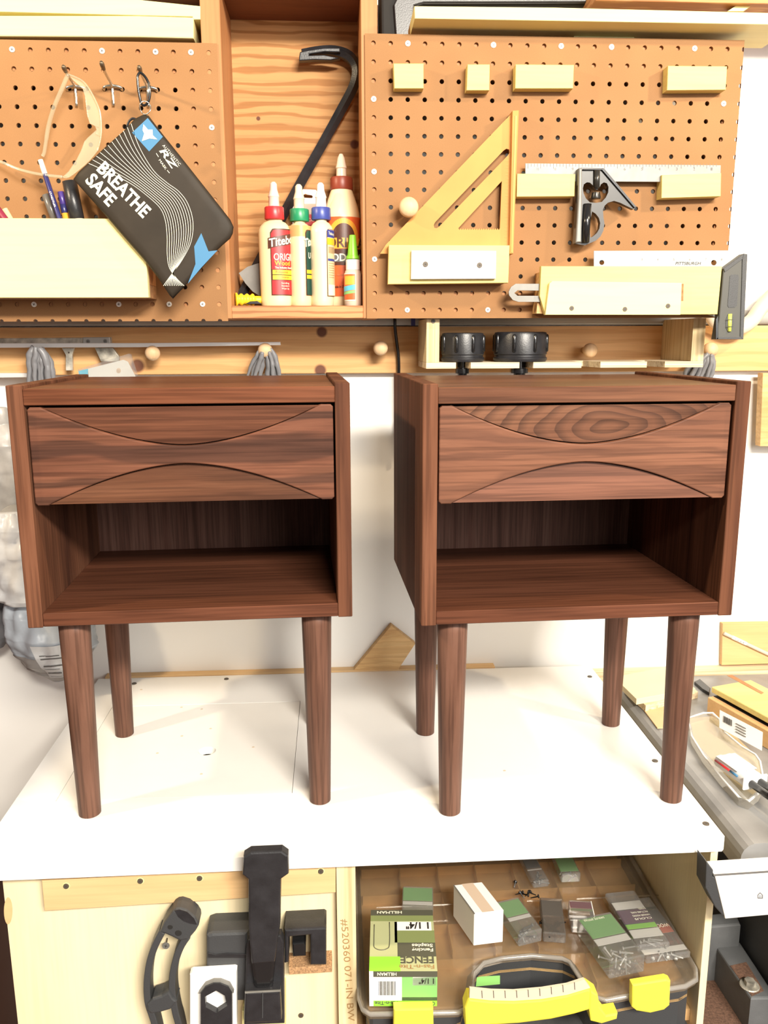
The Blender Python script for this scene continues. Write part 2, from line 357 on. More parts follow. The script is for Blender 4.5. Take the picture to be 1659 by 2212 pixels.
def b_lathe(bm, base, prof, seg=24, ex=1.0, ey=1.0, rot=0.0):
    """prof: list of (radius, height) from bottom to top; ex, ey squash"""
    base = Vector(base); rings = []
    c, s = math.cos(rot), math.sin(rot)
    for r, h in prof:
        ring = []
        for k in range(seg):
            x, y = r*ex*math.cos(2*PI*k/seg), r*ey*math.sin(2*PI*k/seg)
            ring.append(bm.verts.new(base+Vector((x*c-y*s, x*s+y*c, h))))
        rings.append(ring)
    for a, b in zip(rings, rings[1:]):
        for k in range(seg): bm.faces.new((a[k], a[(k+1) % seg], b[(k+1) % seg], b[k]))
    bm.faces.new(rings[0]); bm.faces.new(rings[-1]); return bm
def lathe(name, base, prof, mat, parent=None, seg=24, ex=1.0, ey=1.0, rot=0.0):
    bm = bmesh.new(); b_lathe(bm, base, prof, seg, ex, ey, rot)
    o = mk(name, bm, mat, parent, True)
    md = o.modifiers.new('edge', 'EDGE_SPLIT'); md.split_angle = math.radians(38); return o
def b_disc(bm, c, n, r, h, seg=14):
    """a short cylinder from c along n"""
    n = Vector(n).normalized(); s, t = frame_of(n); c = Vector(c)
    a = [bm.verts.new(c+(s*math.cos(2*PI*k/seg)+t*math.sin(2*PI*k/seg))*r) for k in range(seg)]
    b = [bm.verts.new(c+n*h+(s*math.cos(2*PI*k/seg)+t*math.sin(2*PI*k/seg))*r*.93) for k in range(seg)]
    for k in range(seg): bm.faces.new((a[k], a[(k+1) % seg], b[(k+1) % seg], b[k]))
    bm.faces.new(a); bm.faces.new(b); return bm
_screw_cache = {}
def screw(c, n, r, head, parent, name='screw', cross=True, rot=.3):
    """a countersunk screw head with a cross recess, facing n"""
    key = (round(r,5), head, tuple(round(x,3) for x in n), round(rot,2))
    if key not in _screw_cache:
        bm = bmesh.new(); nn = Vector(n).normalized()
        b_disc(bm, (0,0,0), nn, r, r*.28, 14)
        for f in bm.faces: f.material_index = 0
        if cross:
            s, t = frame_of(nn)
            s2 = s*math.cos(rot)+t*math.sin(rot); t2 = t*math.cos(rot)-s*math.sin(rot)
            for a, b in ((s2, t2), (t2, s2)):
                o = nn*(r*.285)
                q = [a*r*.5+b*r*.10+o, -a*r*.5+b*r*.10+o, -a*r*.5-b*r*.10+o, a*r*.5-b*r*.10+o]
                f = bm.faces.new([bm.verts.new(x) for x in q]); f.material_index = 1
        me = bpy.data.meshes.new('screw'); bm.to_mesh(me); bm.free()
        me.materials.append(M[head]); me.materials.append(M['screw_slot']); _screw_cache[key] = me
    o = bpy.data.objects.new(name, _screw_cache[key]); COL.objects.link(o)
    o.parent = parent; o.location = Vector(c)-ORG[parent]; ORG[o] = Vector(c); return o
def quad(name, pts, mat, parent, thick=.0004):
    """a flat printed patch, a hair thick, lying on a face; pts run round its outline"""
    pts = [Vector(p) for p in pts]; n = (pts[1]-pts[0]).cross(pts[2]-pts[1]).normalized()
    return prism(name, pts, n*thick, mat, parent)
_txt = {}
def text_bm(s, bold=0.0, align='LEFT', shear=0.0, spacing=1.0):
    cu = bpy.data.curves.new('t', 'FONT'); cu.body = s; cu.size = 1.0; cu.align_x = align; cu.offset = bold; cu.shear = shear
    cu.space_character = spacing; cu.resolution_u = 3; cu.fill_mode = 'FRONT'
    o = bpy.data.objects.new('t', cu); COL.objects.link(o)
    bpy.context.view_layer.update()
    me = bpy.data.meshes.new_from_object(o.evaluated_get(bpy.context.evaluated_depsgraph_get()))
    bpy.data.objects.remove(o); bpy.data.curves.remove(cu)
    bm = bmesh.new(); bm.from_mesh(me); bpy.data.meshes.remove(me); return bm
def text(name, s, fn, mat, parent, bold=.02, width=None, height=None, shear=0.0, spacing=1.0):
    """fn maps (x, y) in metres on the label to a world point; the text is fitted to width x height (cap height)"""
    bm = text_bm(s, bold, 'LEFT', shear, spacing)
    if not bm.verts: bm.free(); return None
    x0 = min(v.co.x for v in bm.verts); x1 = max(v.co.x for v in bm.verts); y1 = max(v.co.y for v in bm.verts)
    y0 = 0.0 if not any(ch in s for ch in 'gjpqy,') else 0.0
    sy = height/(y1-y0); sx = width/(x1-x0) if width else sy
    if width:
        bmesh.ops.subdivide_edges(bm, edges=[e for e in bm.edges if e.calc_length() > .3], cuts=2)
    for v in bm.verts: v.co = fn((v.co.x-x0)*sx, (v.co.y-y0)*sy)
    return mk(name, bm, mat, parent, recalc=False)
def flat_fn(o, xa, ya, lift=Vector((0,0,0))):
    o, xa, ya = Vector(o)+lift, Vector(xa).normalized(), Vector(ya).normalized()
    return lambda x, y: o+xa*x+ya*y
def pxtext(name, s, a, b, capv, y, mat, parent, bold=.02, shear=0.0, spacing=1.0):
    """text whose baseline runs from pixel a to pixel b and whose cap height is pixel vector capv, on the plane at depth y"""
    A, B, C = P(*a, y), P(*b, y), P(a[0]+capv[0], a[1]+capv[1], y)
    xa = (B-A).normalized(); ya = (C-A); ya = ya-xa*ya.dot(xa); h = ya.length
    return text(name, s, flat_fn(A, xa, ya), mat, parent, bold, (B-A).length, h, shear, spacing)
def copy_thing(root, loc, rotz=None, label=None):
    r = root.copy(); COL.objects.link(r); r.location = loc
    if rotz is not None: r.rotation_euler = (0,0,rotz)
    if label: r['label'] = label
    for ch in list(root.children):
        c = ch.copy(); COL.objects.link(c); c.parent = r
        for g in ch.children:
            d = g.copy(); COL.objects.link(d); d.parent = c
    return r
def loft_fn(rings, amp=0.0, freq=20.0, seed=0):
    """rings: (cx, cy, cz, rx, ry); returns f(theta, t) with t in 0..1 along the rings, crumpled by noise"""
    cs = [Vector(r[:3]) for r in rings]
    def f(th, t):
        x = t*(len(rings)-1); i = min(int(x), len(rings)-2); k = x-i; k = k*k*(3-2*k)
        c = cs[i].lerp(cs[i+1], k); rx = rings[i][3]*(1-k)+rings[i+1][3]*k; ry = rings[i][4]*(1-k)+rings[i+1][4]*k
        p = c+Vector((rx*math.cos(th), ry*math.sin(th), 0))
        q = p*freq+Vector((seed, seed*2, 0))
        n = noise.turbulence(q, 3, True)-.45
        n2 = abs(noise.noise(Vector((q.x*1.7, q.y*1.7, q.z*.55+seed))))-.25
        d = Vector((math.cos(th), math.sin(th), 0)); e = min(1, min(rx, ry)/.02)
        return p+d*(amp*(n*.9+n2*1.5))*e+Vector((0,0,amp*.5*n2*e))
    return f
def loft(name, rings, mat, parent=None, amp=0.0, freq=20, seed=0, nt=60, ns=56):
    f = loft_fn(rings, amp, freq, seed); bm = bmesh.new(); rr = []
    for i in range(nt+1): rr.append([bm.verts.new(f(2*PI*k/ns, i/nt)) for k in range(ns)])
    for a, b in zip(rr, rr[1:]):
        for k in range(ns): bm.faces.new((a[k], a[(k+1) % ns], b[(k+1) % ns], b[k]))
    bm.faces.new(rr[0]); bm.faces.new(rr[-1])
    return mk(name, bm, mat, parent, True), f
# ================================================================== SETTING
YW = 1.50                                        # face of the back wall
def struct(name, x0, x1, y0, y1, z0, z1, mat, bev=0):
    o = box(name, x0, x1, y0, y1, z0, z1, mat, None, bev); o['kind'] = 'structure'; return o
o = struct('wall_back', -2.2, 2.4, YW, YW+.1, 0, 2.6, 'drywall'); o['label'] = 'white painted wall behind the bench'
o = struct('floor', -2.2, 2.4, -1.2, YW, -.05, 0, 'floor_brown'); o['label'] = 'dark brown workshop floor'
t = thing('added_shade_cabinet', 'brown cabinet added out of view left of the bench to shade the lower wall', 'cabinet', (-1.0, 1.2, 0))  # added out of view; keeps the left bulb off the low wall
box('body', -1.35, -.655, .96, YW-.004, .0, 1.36, 'brown_panel', t, .002)
for x0, x1 in ((-1.345,-1.005),(-1.0,-.66)):
    d = box('door', x0, x1, .942, .9598, .06, 1.35, 'brown_panel', t, .002)
    lathe_x = x1-.03 if x0 < -1.2 else x0+.03
    box('handle', lathe_x-.006, lathe_x+.006, .925, .9418, .72, .84, 'steel_satin', d, .002)
# ================================================================== PEG RAIL, CONDUIT
XR0 = -.9
rail = thing('peg_rail', 'long pine board with round wooden pegs fixed along the white wall', 'peg rail', (XR0, 1.481, 1.4555))
box('board', XR0, 1.3, 1.481, YW-.0005, 1.4555, 1.5355, 'pine', rail, .001)
def peg(u, v, par, y=1.481, r=.0125):
    p = P(u, v, y-.035)
    bm = bmesh.new(); c = Vector((p.x, 0, p.z))
    prof = [(.0055,0),(.0055,.024),(.008,.026),(.0115,.030),(.0125,.036),(.0118,.042),(.0085,.0465),(.003,.0485)]
    b_lathe(bm, (0,0,0), [(a*r/.0125, h) for a, h in prof], 20)
    for q in bm.verts: q.co = Vector((c.x+q.co.x, y-q.co.z, c.z+q.co.y))
    return mk('peg', bm, 'beech', par, True)
for u, v in ((330,763),(573,757),(822,752),(1274,757),(1534,755)): peg(u, v, rail)
tag(tube('conduit_pipe', [(-1.2,1.4865,1.5495),(1.0,1.4865,1.5495)], .0130, 'pvc_grey', None, 14), 'grey plastic conduit pipe running above the pine peg rail', 'pipe')
# black cord
pts = spline([P(855,640,1.47), P(853,700,1.468), P(857,740,1.470), P(861,775,1.471), P(861,830,1.474), P(858,1000,1.49)], 5)
tag(tube('power_cord', pts, .0028, 'black_gloss', None, 8), 'thin black power cord hanging down over the pine peg rail', 'cord')
tag(pxprism('ruler', [(888,686),(897,686),(897,704),(888,704)], 1.462, .002, 'label_navy'), 'small blue strip tucked behind the plywood cap holder', 'strip')
# ================================================================== CABINET BETWEEN THE BOARDS
cab = thing('wall_cabinet', 'narrow open wooden wall cabinet with knotty plywood back holding glue bottles', 'cabinet', (-.052, 1.41, 1.546))
CX0, CX1 = -.1545, .0492
box('side_panel', -.183, CX0, 1.3405, YW-.001, 1.546, 2.15, 'cedar', cab)
box('side_panel', CX1, .0735, 1.3405, YW-.001, 1.546, 2.15, 'cedar', cab)
box('back_panel', CX0, CX1, 1.48, YW-.001, 1.5655, 2.0156, 'fir_ply', cab, 0)
box('bottom_shelf', CX0, CX1, 1.3405, YW-.001, 1.546, 1.5655, 'cedar_x', cab)
box('top_panel', CX0, CX1, 1.345, YW-.001, 2.0156, 2.035, 'shelf_shaded', cab)
# upper shelf boards either side
tag(box('upper_shelf', -.9, -.1835, 1.36, YW-.001, 2.0156, 2.035, 'shelf_shaded'), 'shelf board above the stacked pale lumber, its shade painted reddish brown', 'shelf')
tag(box('upper_shelf', P(1286,8,1.36).x, 1.3, 1.36, YW-.001, 2.0106, 2.030, 'cedar_x'), 'orange pine shelf board above the long white board', 'shelf')
tag(prism('brace', [P(1572,24,1.37), P(1640,-20,1.37), P(1670,-20,1.37), P(1606,24,1.37)], (0,.02,0), 'poplar_pale'), 'slanted pale wooden stick under the orange shelf board', 'stick')
# ================================================================== PEGBOARDS
S = .0254
def pegboard(name, label, x_first, z_first, ncol, nrow, y, margins, screws, half_right=False, half_bottom=False, half_left=False):
    """holes at x_first + i*S, z_first - j*S; margins = left, right, top, bottom beyond the outer hole centres"""
    ml, mr, mt, mb = margins; T = .0045; R = .0034; NS = 16
    x0, x1 = x_first-ml, x_first+(ncol-1)*S+mr; z1, z0 = z_first+mt, z_first-(nrow-1)*S-mb
    root = thing(name, label, 'pegboard', ((x0+x1)/2, y, z0))
    bm = bmesh.new(); H = S/2
    rng = random.Random(3)
    for i in range(ncol):
        for j in range(nrow):
            cx, cz = x_first+i*S, z_first-j*S
            ks = list(range(NS))
            segs = []
            for k in ks:
                a0, a1 = 2*PI*k/NS, 2*PI*(k+1)/NS; am = (a0+a1)/2
                if half_right and i == ncol-1 and math.cos(am) > 0: continue
                if half_bottom and j == nrow-1 and math.sin(am) < 0: continue
                if half_left and i == 0 and math.cos(am) < 0: continue
                segs.append((a0, a1))
            for a0, a1 in segs:
                q = []
                for a in (a0, a1):
                    ca, sa = math.cos(a), math.sin(a); m = max(abs(ca), abs(sa))
                    q.append(((cx+R*ca, cz+R*sa), (cx+H*ca/m, cz+H*sa/m)))
                v = [bm.verts.new((q[0][0][0], y, q[0][0][1])), bm.verts.new((q[0][1][0], y, q[0][1][1])),
                     bm.verts.new((q[1][1][0], y, q[1][1][1])), bm.verts.new((q[1][0][0], y, q[1][0][1]))]
                bm.faces.new(v)
                b0 = bm.verts.new((q[0][0][0], y+T, q[0][0][1])); b1 = bm.verts.new((q[1][0][0], y+T, q[1][0][1]))
                bm.faces.new((v[0], v[3], b1, b0))
    gx0 = x_first-(0 if half_left else H); gx1 = x_first+(ncol-1)*S+(0 if half_right else H)
    gz1 = z_first+H; gz0 = z_first-(nrow-1)*S-(0 if half_bottom else H)
    def rect(a, b, c, d):
        if b-a > 1e-5 and d-c > 1e-5: bm.faces.new([bm.verts.new(p) for p in ((a,y,c),(b,y,c),(b,y,d),(a,y,d))])
    rect(x0, gx0, gz0, gz1); rect(gx1, x1, gz0, gz1); rect(x0, x1, gz1, z1); rect(x0, x1, z0, gz0)
    for a, b in (((x0,z0),(x1,z0)), ((x1,z0),(x1,z1)), ((x1,z1),(x0,z1)), ((x0,z1),(x0,z0))):   # outer edges
        bm.faces.new([bm.verts.new((a[0],y,a[1])), bm.verts.new((b[0],y,b[1])), bm.verts.new((b[0],y+T,b[1])), bm.verts.new((a[0],y+T,a[1]))])
    bmesh.ops.remove_doubles(bm, verts=bm.verts, dist=1e-6)
    mk('panel', bm, 'hardboard', root, recalc=False)
    for k, (i, j) in enumerate(screws): screw((x_first+i*S, y, z_first-j*S), (0,-1,0), .0041, 'screw_white', root, rot=.2+k*.7)
    return root, (x0, x1, z0, z1)
XL, YL, ZL = -.45237, 1.3390, CAMZ+.40856
XRr, YR, ZRr = .06725, 1.3370, CAMZ+.42474
lb, LBB = pegboard('pegboard', 'brown hardboard pegboard holding hooks, a pouch and a pen tray', XL-12*S, ZL, 24, 16, YL, (.012, .0060, .0130, 0.0), 
    [(12,0),(17,0),(20,0),(22,0),(23,4),(12,14),(17,14),(20,14),(22,14)], half_bottom=True)
rb, RBB = pegboard('pegboard', 'brown hardboard pegboard holding measuring squares and wooden blocks', XRr, ZRr, 23, 16, YR, (.0105, 0.0, .0125, .0125),
    [(2,0),(7,0),(11,0),(14,0),(19,0),(0,3),(0,7),(0,12),(21,3),(2,15),(7,15),(10,15)], half_right=True)
# wooden battens behind the boards (they show pale through the edge holes)
def batten(par, x0, x1, y, z0, z1): box('batten', x0, x1, y+.0047, y+.0420, z0, z1, 'cedar', par, 0)
def closer(par, x0, x1, y0, y1, z0, z1): box('frame_board', x0, x1, y0, y1, z0, z1, 'cedar', par, 0)
closer(lb, LBB[0], -.1834, YL+.0425, YW-.001, LBB[3]-.026, LBB[3]-.006); closer(lb, LBB[0], LBB[0]+.018, YL+.0047, YW-.001, LBB[2]+.045, LBB[3]-.045)
closer(rb, .0738, RBB[1]-.012, YR+.0425, YW-.001, RBB[3]-.026, RBB[3]-.006); closer(rb, RBB[1]-.024, RBB[1]-.008, YR+.0047, YW-.001, RBB[2]+.042, RBB[3]-.042)
closer(lb, LBB[0], -.1834, YL+.0425, 1.472, LBB[2]+.022, LBB[2]+.040); closer(rb, .0738, RBB[1]-.012, YR+.0425, 1.472, RBB[2]+.022, RBB[2]+.038)
batten(lb, LBB[0], LBB[1]-.03, YL, LBB[3]-.040, LBB[3]-.006); batten(lb, LBB[0], LBB[1]-.03, YL, LBB[2]+.012, LBB[2]+.044)
box('batten', LBB[1]-.036, -.1832, YL+.0047, YL+.04, LBB[2]+.045, LBB[3]-.045, 'cedar', lb, 0)
batten(rb, RBB[0]+.03, RBB[1]-.002, YR, RBB[3]-.04, RBB[3]-.006); batten(rb, RBB[0]+.03, RBB[1]-.005, YR, RBB[2]+.006, RBB[2]+.04)
# ================================================================== LUMBER TOP LEFT
b1 = tag(pxprism('lumber_board', [(-60,33),(300,33.5),(418,37),(418,83),(300,80),(-60,78)], 1.338, .088, 'poplar_pale', None, .002), 'pale board lying along the top of the pegboard, lowest of the lumber', 'lumber')
p = [(-60,-6),(250,-6),(433,13),(433,42),(416,42),(416,36),(268,32.5),(-60,24)]
tag(pxprism('lumber_board', p, 1.340, .07, 'poplar_pale', None, .001), 'pale board stacked askew on top of the lowest lumber board', 'lumber')
# ================================================================== LONG WHITE BOARD, CASE, BRACKET
tag(pxprism('long_board', [(895,13),(1200,16),(1720,29),(1720,54),(1200,45),(896,40)], 1.300, .10, 'poplar_pale', None, .001), 'long cream painted board laid level above the pegboard of squares', 'board')
tag(prism('wall_bracket', [P(1240,73,1.36), P(1370,76,1.36), P(1370,96,1.36), P(1240,93,1.36)], (0, YW-1.3602, 0), 'poplar_pale'), 'short pale wooden bracket arm behind the pegboard top edge', 'bracket')
case = thing('tool_case', 'black moulded plastic case standing behind the long cream board', 'case', (P(860,75,1.42).x+.1, 1.45, P(860,80,1.42).z))
pts = [(824,80),(822,-40),(1278,-34),(1280,6),(1276,10),(920,11),(903,14),(897,24),(888,80)]
prism('shell', [P(u,v,1.415) for u,v in pts], (0,.075,0), 'dark_gap', case, .004)
prism('case_rim', [P(u,v,1.410) for u,v in [(855,80),(850,10),(865,-20),(1276,-20),(1276,5),(915,6),(895,12),(890,80)]], (0,.005,0), 'black_plastic', case, .002)
# ================================================================== CROWBAR
cb = thing('crowbar', 'black steel crowbar leaning in the wall cabinet behind the glue bottles', 'crowbar', (P(560,640,1.462).x, 1.462, 1.566))
path = [(652,114),(690,109),(722,110),(750,120),(766,138),(770,160),(762,190),(740,232),(700,305),(655,385),(610,468),(570,545),(535,612),(516,652)]
ys = [1.452,1.455,1.459,1.462,1.463,1.463,1.464,1.464,1.463,1.461,1.459,1.456,1.453,1.450]
pp = spline([P(u,v,y) for (u,v),y in zip(path, ys)], 5)
bm = bmesh.new(); rr = [.0055+.0035*min(1, i/14) for i in range(len(pp))]
b_tube(bm, pp, rr, 6); mk('bar', bm, 'black_plastic', cb, False)
pxprism('claw', [(646,122),(648,112),(665,108),(700,103),(735,103),(735,113),(700,112),(668,117),(668,119),(700,118),(735,125),(715,130),(680,129),(646,131)], 1.447, .012, 'black_plastic', cb, .0015)
# ================================================================== GLUE BOTTLES
SHZ = 1.5655
def mpp(u, v, y):                                # metres for one pixel at that spot
    return (P(u+1, v, y)-P(u, v, y)).length
def ell(base, rx, ry, dz, off=.0004, rot=0.0):
    """maps (arc length x from the front centre line, height z) onto an elliptical bottle"""
    rm = (rx+ry)/2
    def f(x, z, a0=0.0):
        a = a0+x/rm
        lx, ly = (rx+off)*math.sin(a), -(ry+off)*math.cos(a)
        c, s = math.cos(rot), math.sin(rot)
        return Vector((base[0]+lx*c-ly*s, base[1]+lx*s+ly*c, base[2]+dz+z))
    return f
def patch(name, f, x0, x1, z0, z1, mat, parent, off_extra=0.0, n=10, round_top=0.0):
    bm = bmesh.new(); cols = []
    for i in range(n+1):
        x = x0+(x1-x0)*i/n; zt = z1
        if round_top:
            e = min(x-x0, round_top)/round_top; zt = z1-round_top*(1-math.sqrt(max(0, 1-(1-e)**2)))
        cols.append((bm.verts.new(f(x, z0)), bm.verts.new(f(x, zt))))
    for a, b in zip(cols, cols[1:]): bm.faces.new((a[0], b[0], b[1], a[1]))
    return mk(name, bm, mat, parent, True)
def wood_glue(label, cx, y, rx, ry, body, cap, nozz, H, cap_z, rot=0.0, twist=False):
    k = mpp(cx, 560, y); p = P(cx, 659, y); base = (p.x, y, SHZ)
    t = thing('glue_bottle', label, 'glue bottle', base)
    r = 1.0; pr = [(.86,0),(.93,.003),(.95,.01),(.97,H*.35),(1.0,H*.9),(.98,H*.94),(.88,H*.985),(.66,H+.004),(.47,H+.006),(.47,H+.012)]
    bm = bmesh.new(); b_lathe(bm, base, [(a*rx, h) for a, h in pr], 32, 1.0, ry/rx, rot)
    mk('body', bm, body, t, True)
    cz = H+.009
    lathe('cap', (base[0], y, SHZ+cz), [(.0152,0),(.0156,.001),(.0152,.0175),(.0145,.0185),(.009,.0187)], cap, t, 12)
    lathe('nozzle', (base[0], y, SHZ+cz+.0185), [(.0086,0),(.0082,.014),(.0092,.0155),(.0075,.021),(.0060,.026),(.0055,.0345),(.003,.0375)], nozz, t, 14)
    return t, base
H1 = P(594,488,1.40).z-SHZ
# red-capped
t, b = wood_glue('wood glue bottle with red cap and red label at the end of the row', 598, 1.395, .0262, .019, 'glue_yellow', 'cap_red', 'nozzle_pink', H1, 0)
f = ell(b, .0262, .019, 0)
def flab(lx, off): return ell(b, lx[0], lx[1], 0, off)
patch('label_border', ell(b, .0262, .019, 0, .0004), -.0055, .027, P(600,638,1.38).z-SHZ, P(600,494,1.38).z-SHZ, 'label_brown', t, round_top=.006)
lbl = patch('label', ell(b, .0262, .019, 0, .0007), -.0042, .027, P(600,636,1.38).z-SHZ, P(600,497,1.38).z-SHZ, 'label_red', t, round_top=.006)
f2 = ell(b, .0262, .019, 0, .0010); f3 = ell(b, .0262, .019, 0, .0013)
def zz(v): return P(600, v, 1.376).z-SHZ
def tilted(ff, x0, z0, k): return lambda x, y: ff(x0+x, z0+y+k*x)
def slab(name, ff, x0, x1, z0, z1, k, mat, par):
    bm = bmesh.new(); cs = []
    for i in range(9):
        x = x0+(x1-x0)*i/8; cs.append((bm.verts.new(ff(x, z0+k*(x-x0))), bm.verts.new(ff(x, z1+k*(x-x0)))))
    for a, c in zip(cs, cs[1:]): bm.faces.new((a[0], c[0], c[1], a[1]))
    return mk(name, bm, mat, par, True)
slab('name_plate', f2, -.0085, .026, zz(537), zz(514), .22, 'label_brown', lbl)
text('lettering', 'Titebond', tilted(f3, -.0070, zz(534), .22), 'print_cream', lbl, .02, .050, .0125)
text('lettering', 'ORIGINAL', tilted(f3, -.0012, zz(562), 0), 'print_cream', lbl, .01, .044, .0105)
text('lettering', 'Wood Glue', tilted(f3, -.0004, zz(573), 0), 'label_yellow', lbl, .01, .042, .0072)
text('lettering', 'The Industry Standard', tilted(f3, .0, zz(580), 0), 'print_cream', lbl, .02, .030, .0030)
for v0, v1, s in ((593,583,'Professional'),(604,594.5,'Interior')):
    slab('bar_border', f2, -.0042, .026, zz(v0+1.5), zz(v1-1.5), 0, 'label_brown', lbl)
    slab('bar', f3, -.0032, .026, zz(v0), zz(v1), 0, 'label_yellow', lbl)
    text('lettering', s, tilted(ell(b, .0262, .019, 0, .0016), .001 if s[0] == 'P' else .009, zz(v0-3), 0), 'label_brown', lbl, .0, .017 if s[0] == 'P' else .011, .0038)
for k_, s in enumerate(('Sanding', 'Standard', 'Wipe Up')): text('lettering', s, tilted(f3, .008, zz(613+k_*6), 0), 'print_cream', lbl, 0, .012, .0026)
# green-capped
t, b = wood_glue('half-empty wood glue bottle with green cap and dark green label', 651, 1.402, .0195, .024, 'glue_yellow', 'cap_green', 'nozzle_frost', H1-.002, 0)
zg = lambda v: P(650, v, 1.383).z-SHZ
patch('empty_top', ell(b, .0195*.99, .024*.99, 0, .0004), -.026, .026, zg(511), zg(487), 'glue_amber', t, n=16)
e1 = ell(b, .0195, .024, 0, .0005); e2 = ell(b, .0195, .024, 0, .0009); e3 = ell(b, .0195, .024, 0, .0013)
patch('label_border', e1, .0105, .030, zg(638), zg(496), 'label_brown', t, round_top=.005)
lbl = patch('label', e2, .0117, .030, zg(637), zg(498), 'label_green', t, round_top=.005)
text('lettering', 'Tite', tilted(e3, .0085, zg(534), .25), 'print_cream', lbl, .03, .016, .0125)
text('lettering', 'U', tilted(e3, .0155, zg(558), 0), 'print_cream', lbl, .02, .005, .009)
for v0, v1 in ((591,583),(602,594)): slab('bar', e3, .0118, .028, zg(v0), zg(v1), 0, 'label_yellow', lbl)
# blue-capped
t, b = wood_glue('wood glue bottle with dark blue cap and pale printed side label', 697, 1.399, .0195, .024, 'glue_white', 'cap_navy', 'nozzle_blue', H1, 0)
zb = lambda v: P(697, v, 1.383).z-SHZ
e1 = ell(b, .0195, .024, 0, .0005); e2 = ell(b, .0195, .024, 0, .0009); e3 = ell(b, .0195, .024, 0, .0013)
patch('label_border', e1, .0095, .032, zb(640), zb(495), 'label_brown', t, round_top=.004)
lbl = patch('label', e2, .0103, .032, zb(639), zb(496), 'label_tan', t, round_top=.004)
slab('label_head', e3, .0103, .030, zb(513), zb(497), 0, 'label_navy', lbl); slab('bar', e3, .0098, .030, zb(529), zb(515), 0, 'label_yellow', lbl)
slab('bar', e3, .0108, .030, zb(564), zb(559), 0, 'label_navy', lbl); slab('panel', e3, .0112, .030, zb(638), zb(615), 0, 'print_cream', lbl)
text('lettering', 'Titebond', tilted(ell(b, .0195, .024, 0, .0016), .0125, zb(507), -.1), 'print_cream', lbl, .02, .014, .0045)
for k_ in range(15):
    v_ = 533+k_*1.75*1.0 if k_ < 8 else 568+(k_-8)*5
    slab('print_line', e3, .0122, .027, zb(v_+1.6), zb(v_+.8), 0, 'print_tan', lbl)
# big brown-capped bottle behind
yb = 1.436; p = P(741, 659, yb); base = (p.x, yb, SHZ); t = thing('glue_bottle', 'large wood glue bottle with brown cap and orange label behind the others', 'glue bottle', base)
zq = lambda v: P(741, v, 1.405).z-SHZ
hh = P(741,470,yb).z-SHZ; ht = P(741,410,yb).z-SHZ
lathe('body', base, [(.030,0),(.0325,.004),(.0335,.012),(.034,hh*.9),(.0335,hh*.96),(.031,hh+.004),(.018,ht-.003),(.0165,ht)], 'glue_white', t, 36)
lathe('cap', (base[0],yb,SHZ+ht-.001), [(.0182,0),(.0186,.001),(.0184,.017),(.0172,.0195)], 'cap_brown', t, 16)
lathe('nozzle', (base[0],yb,SHZ+ht+.0185), [(.0085,0),(.0080,.013),(.0092,.0145),(.0075,.021),(.0058,.030),(.0028,.036)], 'nozzle', t, 14)
g1 = ell(base, .034, .034, 0, .0004); g2 = ell(base, .034, .034, 0, .0008); g3 = ell(base, .034, .034, 0, .0012)
lbl = patch('label', g1, -.050, .050, zq(640), zq(468), 'label_orange', t, n=20)
bm = bmesh.new(); cs = []
for i in range(25):                                # amber arch, no figure in it
    a = PI*i/24; cs.append((bm.verts.new(g2(.002-.026*math.cos(a), zq(514)+.030*math.sin(a))), bm.verts.new(g2(.002-.019*math.cos(a), zq(514)+.0225*math.sin(a)))))
for a, c in zip(cs, cs[1:]): bm.faces.new((a[0], c[0], c[1], a[1]))
mk('arch', bm, 'label_amber', lbl)
bm = bmesh.new(); cs = []
for i in range(25):
    a = PI*i/24; x = .002-.019*math.cos(a); cs.append((bm.verts.new(g2(x, zq(514))), bm.verts.new(g2(x, zq(514)+.0225*math.sin(a)+.0001))))
for a, c in zip(cs, cs[1:]): bm.faces.new((a[0], c[0], c[1], a[1]))
mk('arch_field', bm, 'label_brown', lbl)
slab('name_band', g3, -.050, .050, zq(537), zq(514), 0, 'label_amber', lbl)
text('lettering', 'GORILLA', tilted(ell(base, .034, .034, 0, .0016), -.040, zq(534), 0), 'label_brown', lbl, .02, .081, .0150)
slab('band', g3, -.050, .050, zq(573), zq(538), 0, 'label_brown', lbl)
slab('plate', ell(base,.034,.034,0,.0016), -.050, .050, zq(566), zq(549), .0, 'print_grey', lbl)
text('lettering', 'WOOD GLUE', tilted(ell(base, .034, .034, 0, .002), -.046, zq(564), .0), 'print_cream', lbl, .02, .092, .0115)
text('lettering', 'Dries Natural Color', tilted(ell(base, .034, .034, 0, .002), -.014, zq(596), 0), 'print_tan', lbl, 0, .016, .003)
text('lettering', 'Made in USA', tilted(ell(base, .034, .034, 0, .0016), -.016, zq(622), 0), 'label_brown', lbl, .02, .022, .0042)
# small lime-capped bottle
ys_ = 1.378; p = P(769, 659, ys_); base = (min(p.x, CX1-.0145), ys_, SHZ); t = thing('super_glue_bottle', 'small clear glue bottle with tall lime green cap beside cabinet side', 'glue bottle', base)
h0 = P(769,582,ys_).z-SHZ; h1 = P(769,560,ys_).z-SHZ; h2 = P(769,508,ys_).z-SHZ
lathe('body', base, [(.0125,0),(.0138,.002),(.0140,.008),(.0140,h0-.008),(.012,h0-.002),(.009,h0)], 'glue_clear', t, 24)
lathe('collar', (base[0],ys_,SHZ+h0-.001), [(.0112,0),(.0112,h1-h0)], 'nozzle_blue', t, 20)
lathe('cap', (base[0],ys_,SHZ+h1), [(.0106,0),(.0102,.005),(.0085,.0055),(.0052,h2-h1-.001),(.0048,h2-h1)], 'cap_lime', t, 20)
s1 = ell(base, .0140, .0140, 0, .0005); s2 = ell(base, .0140, .0140, 0, .0009)
zs_ = lambda v: P(769, v, 1.365).z-SHZ
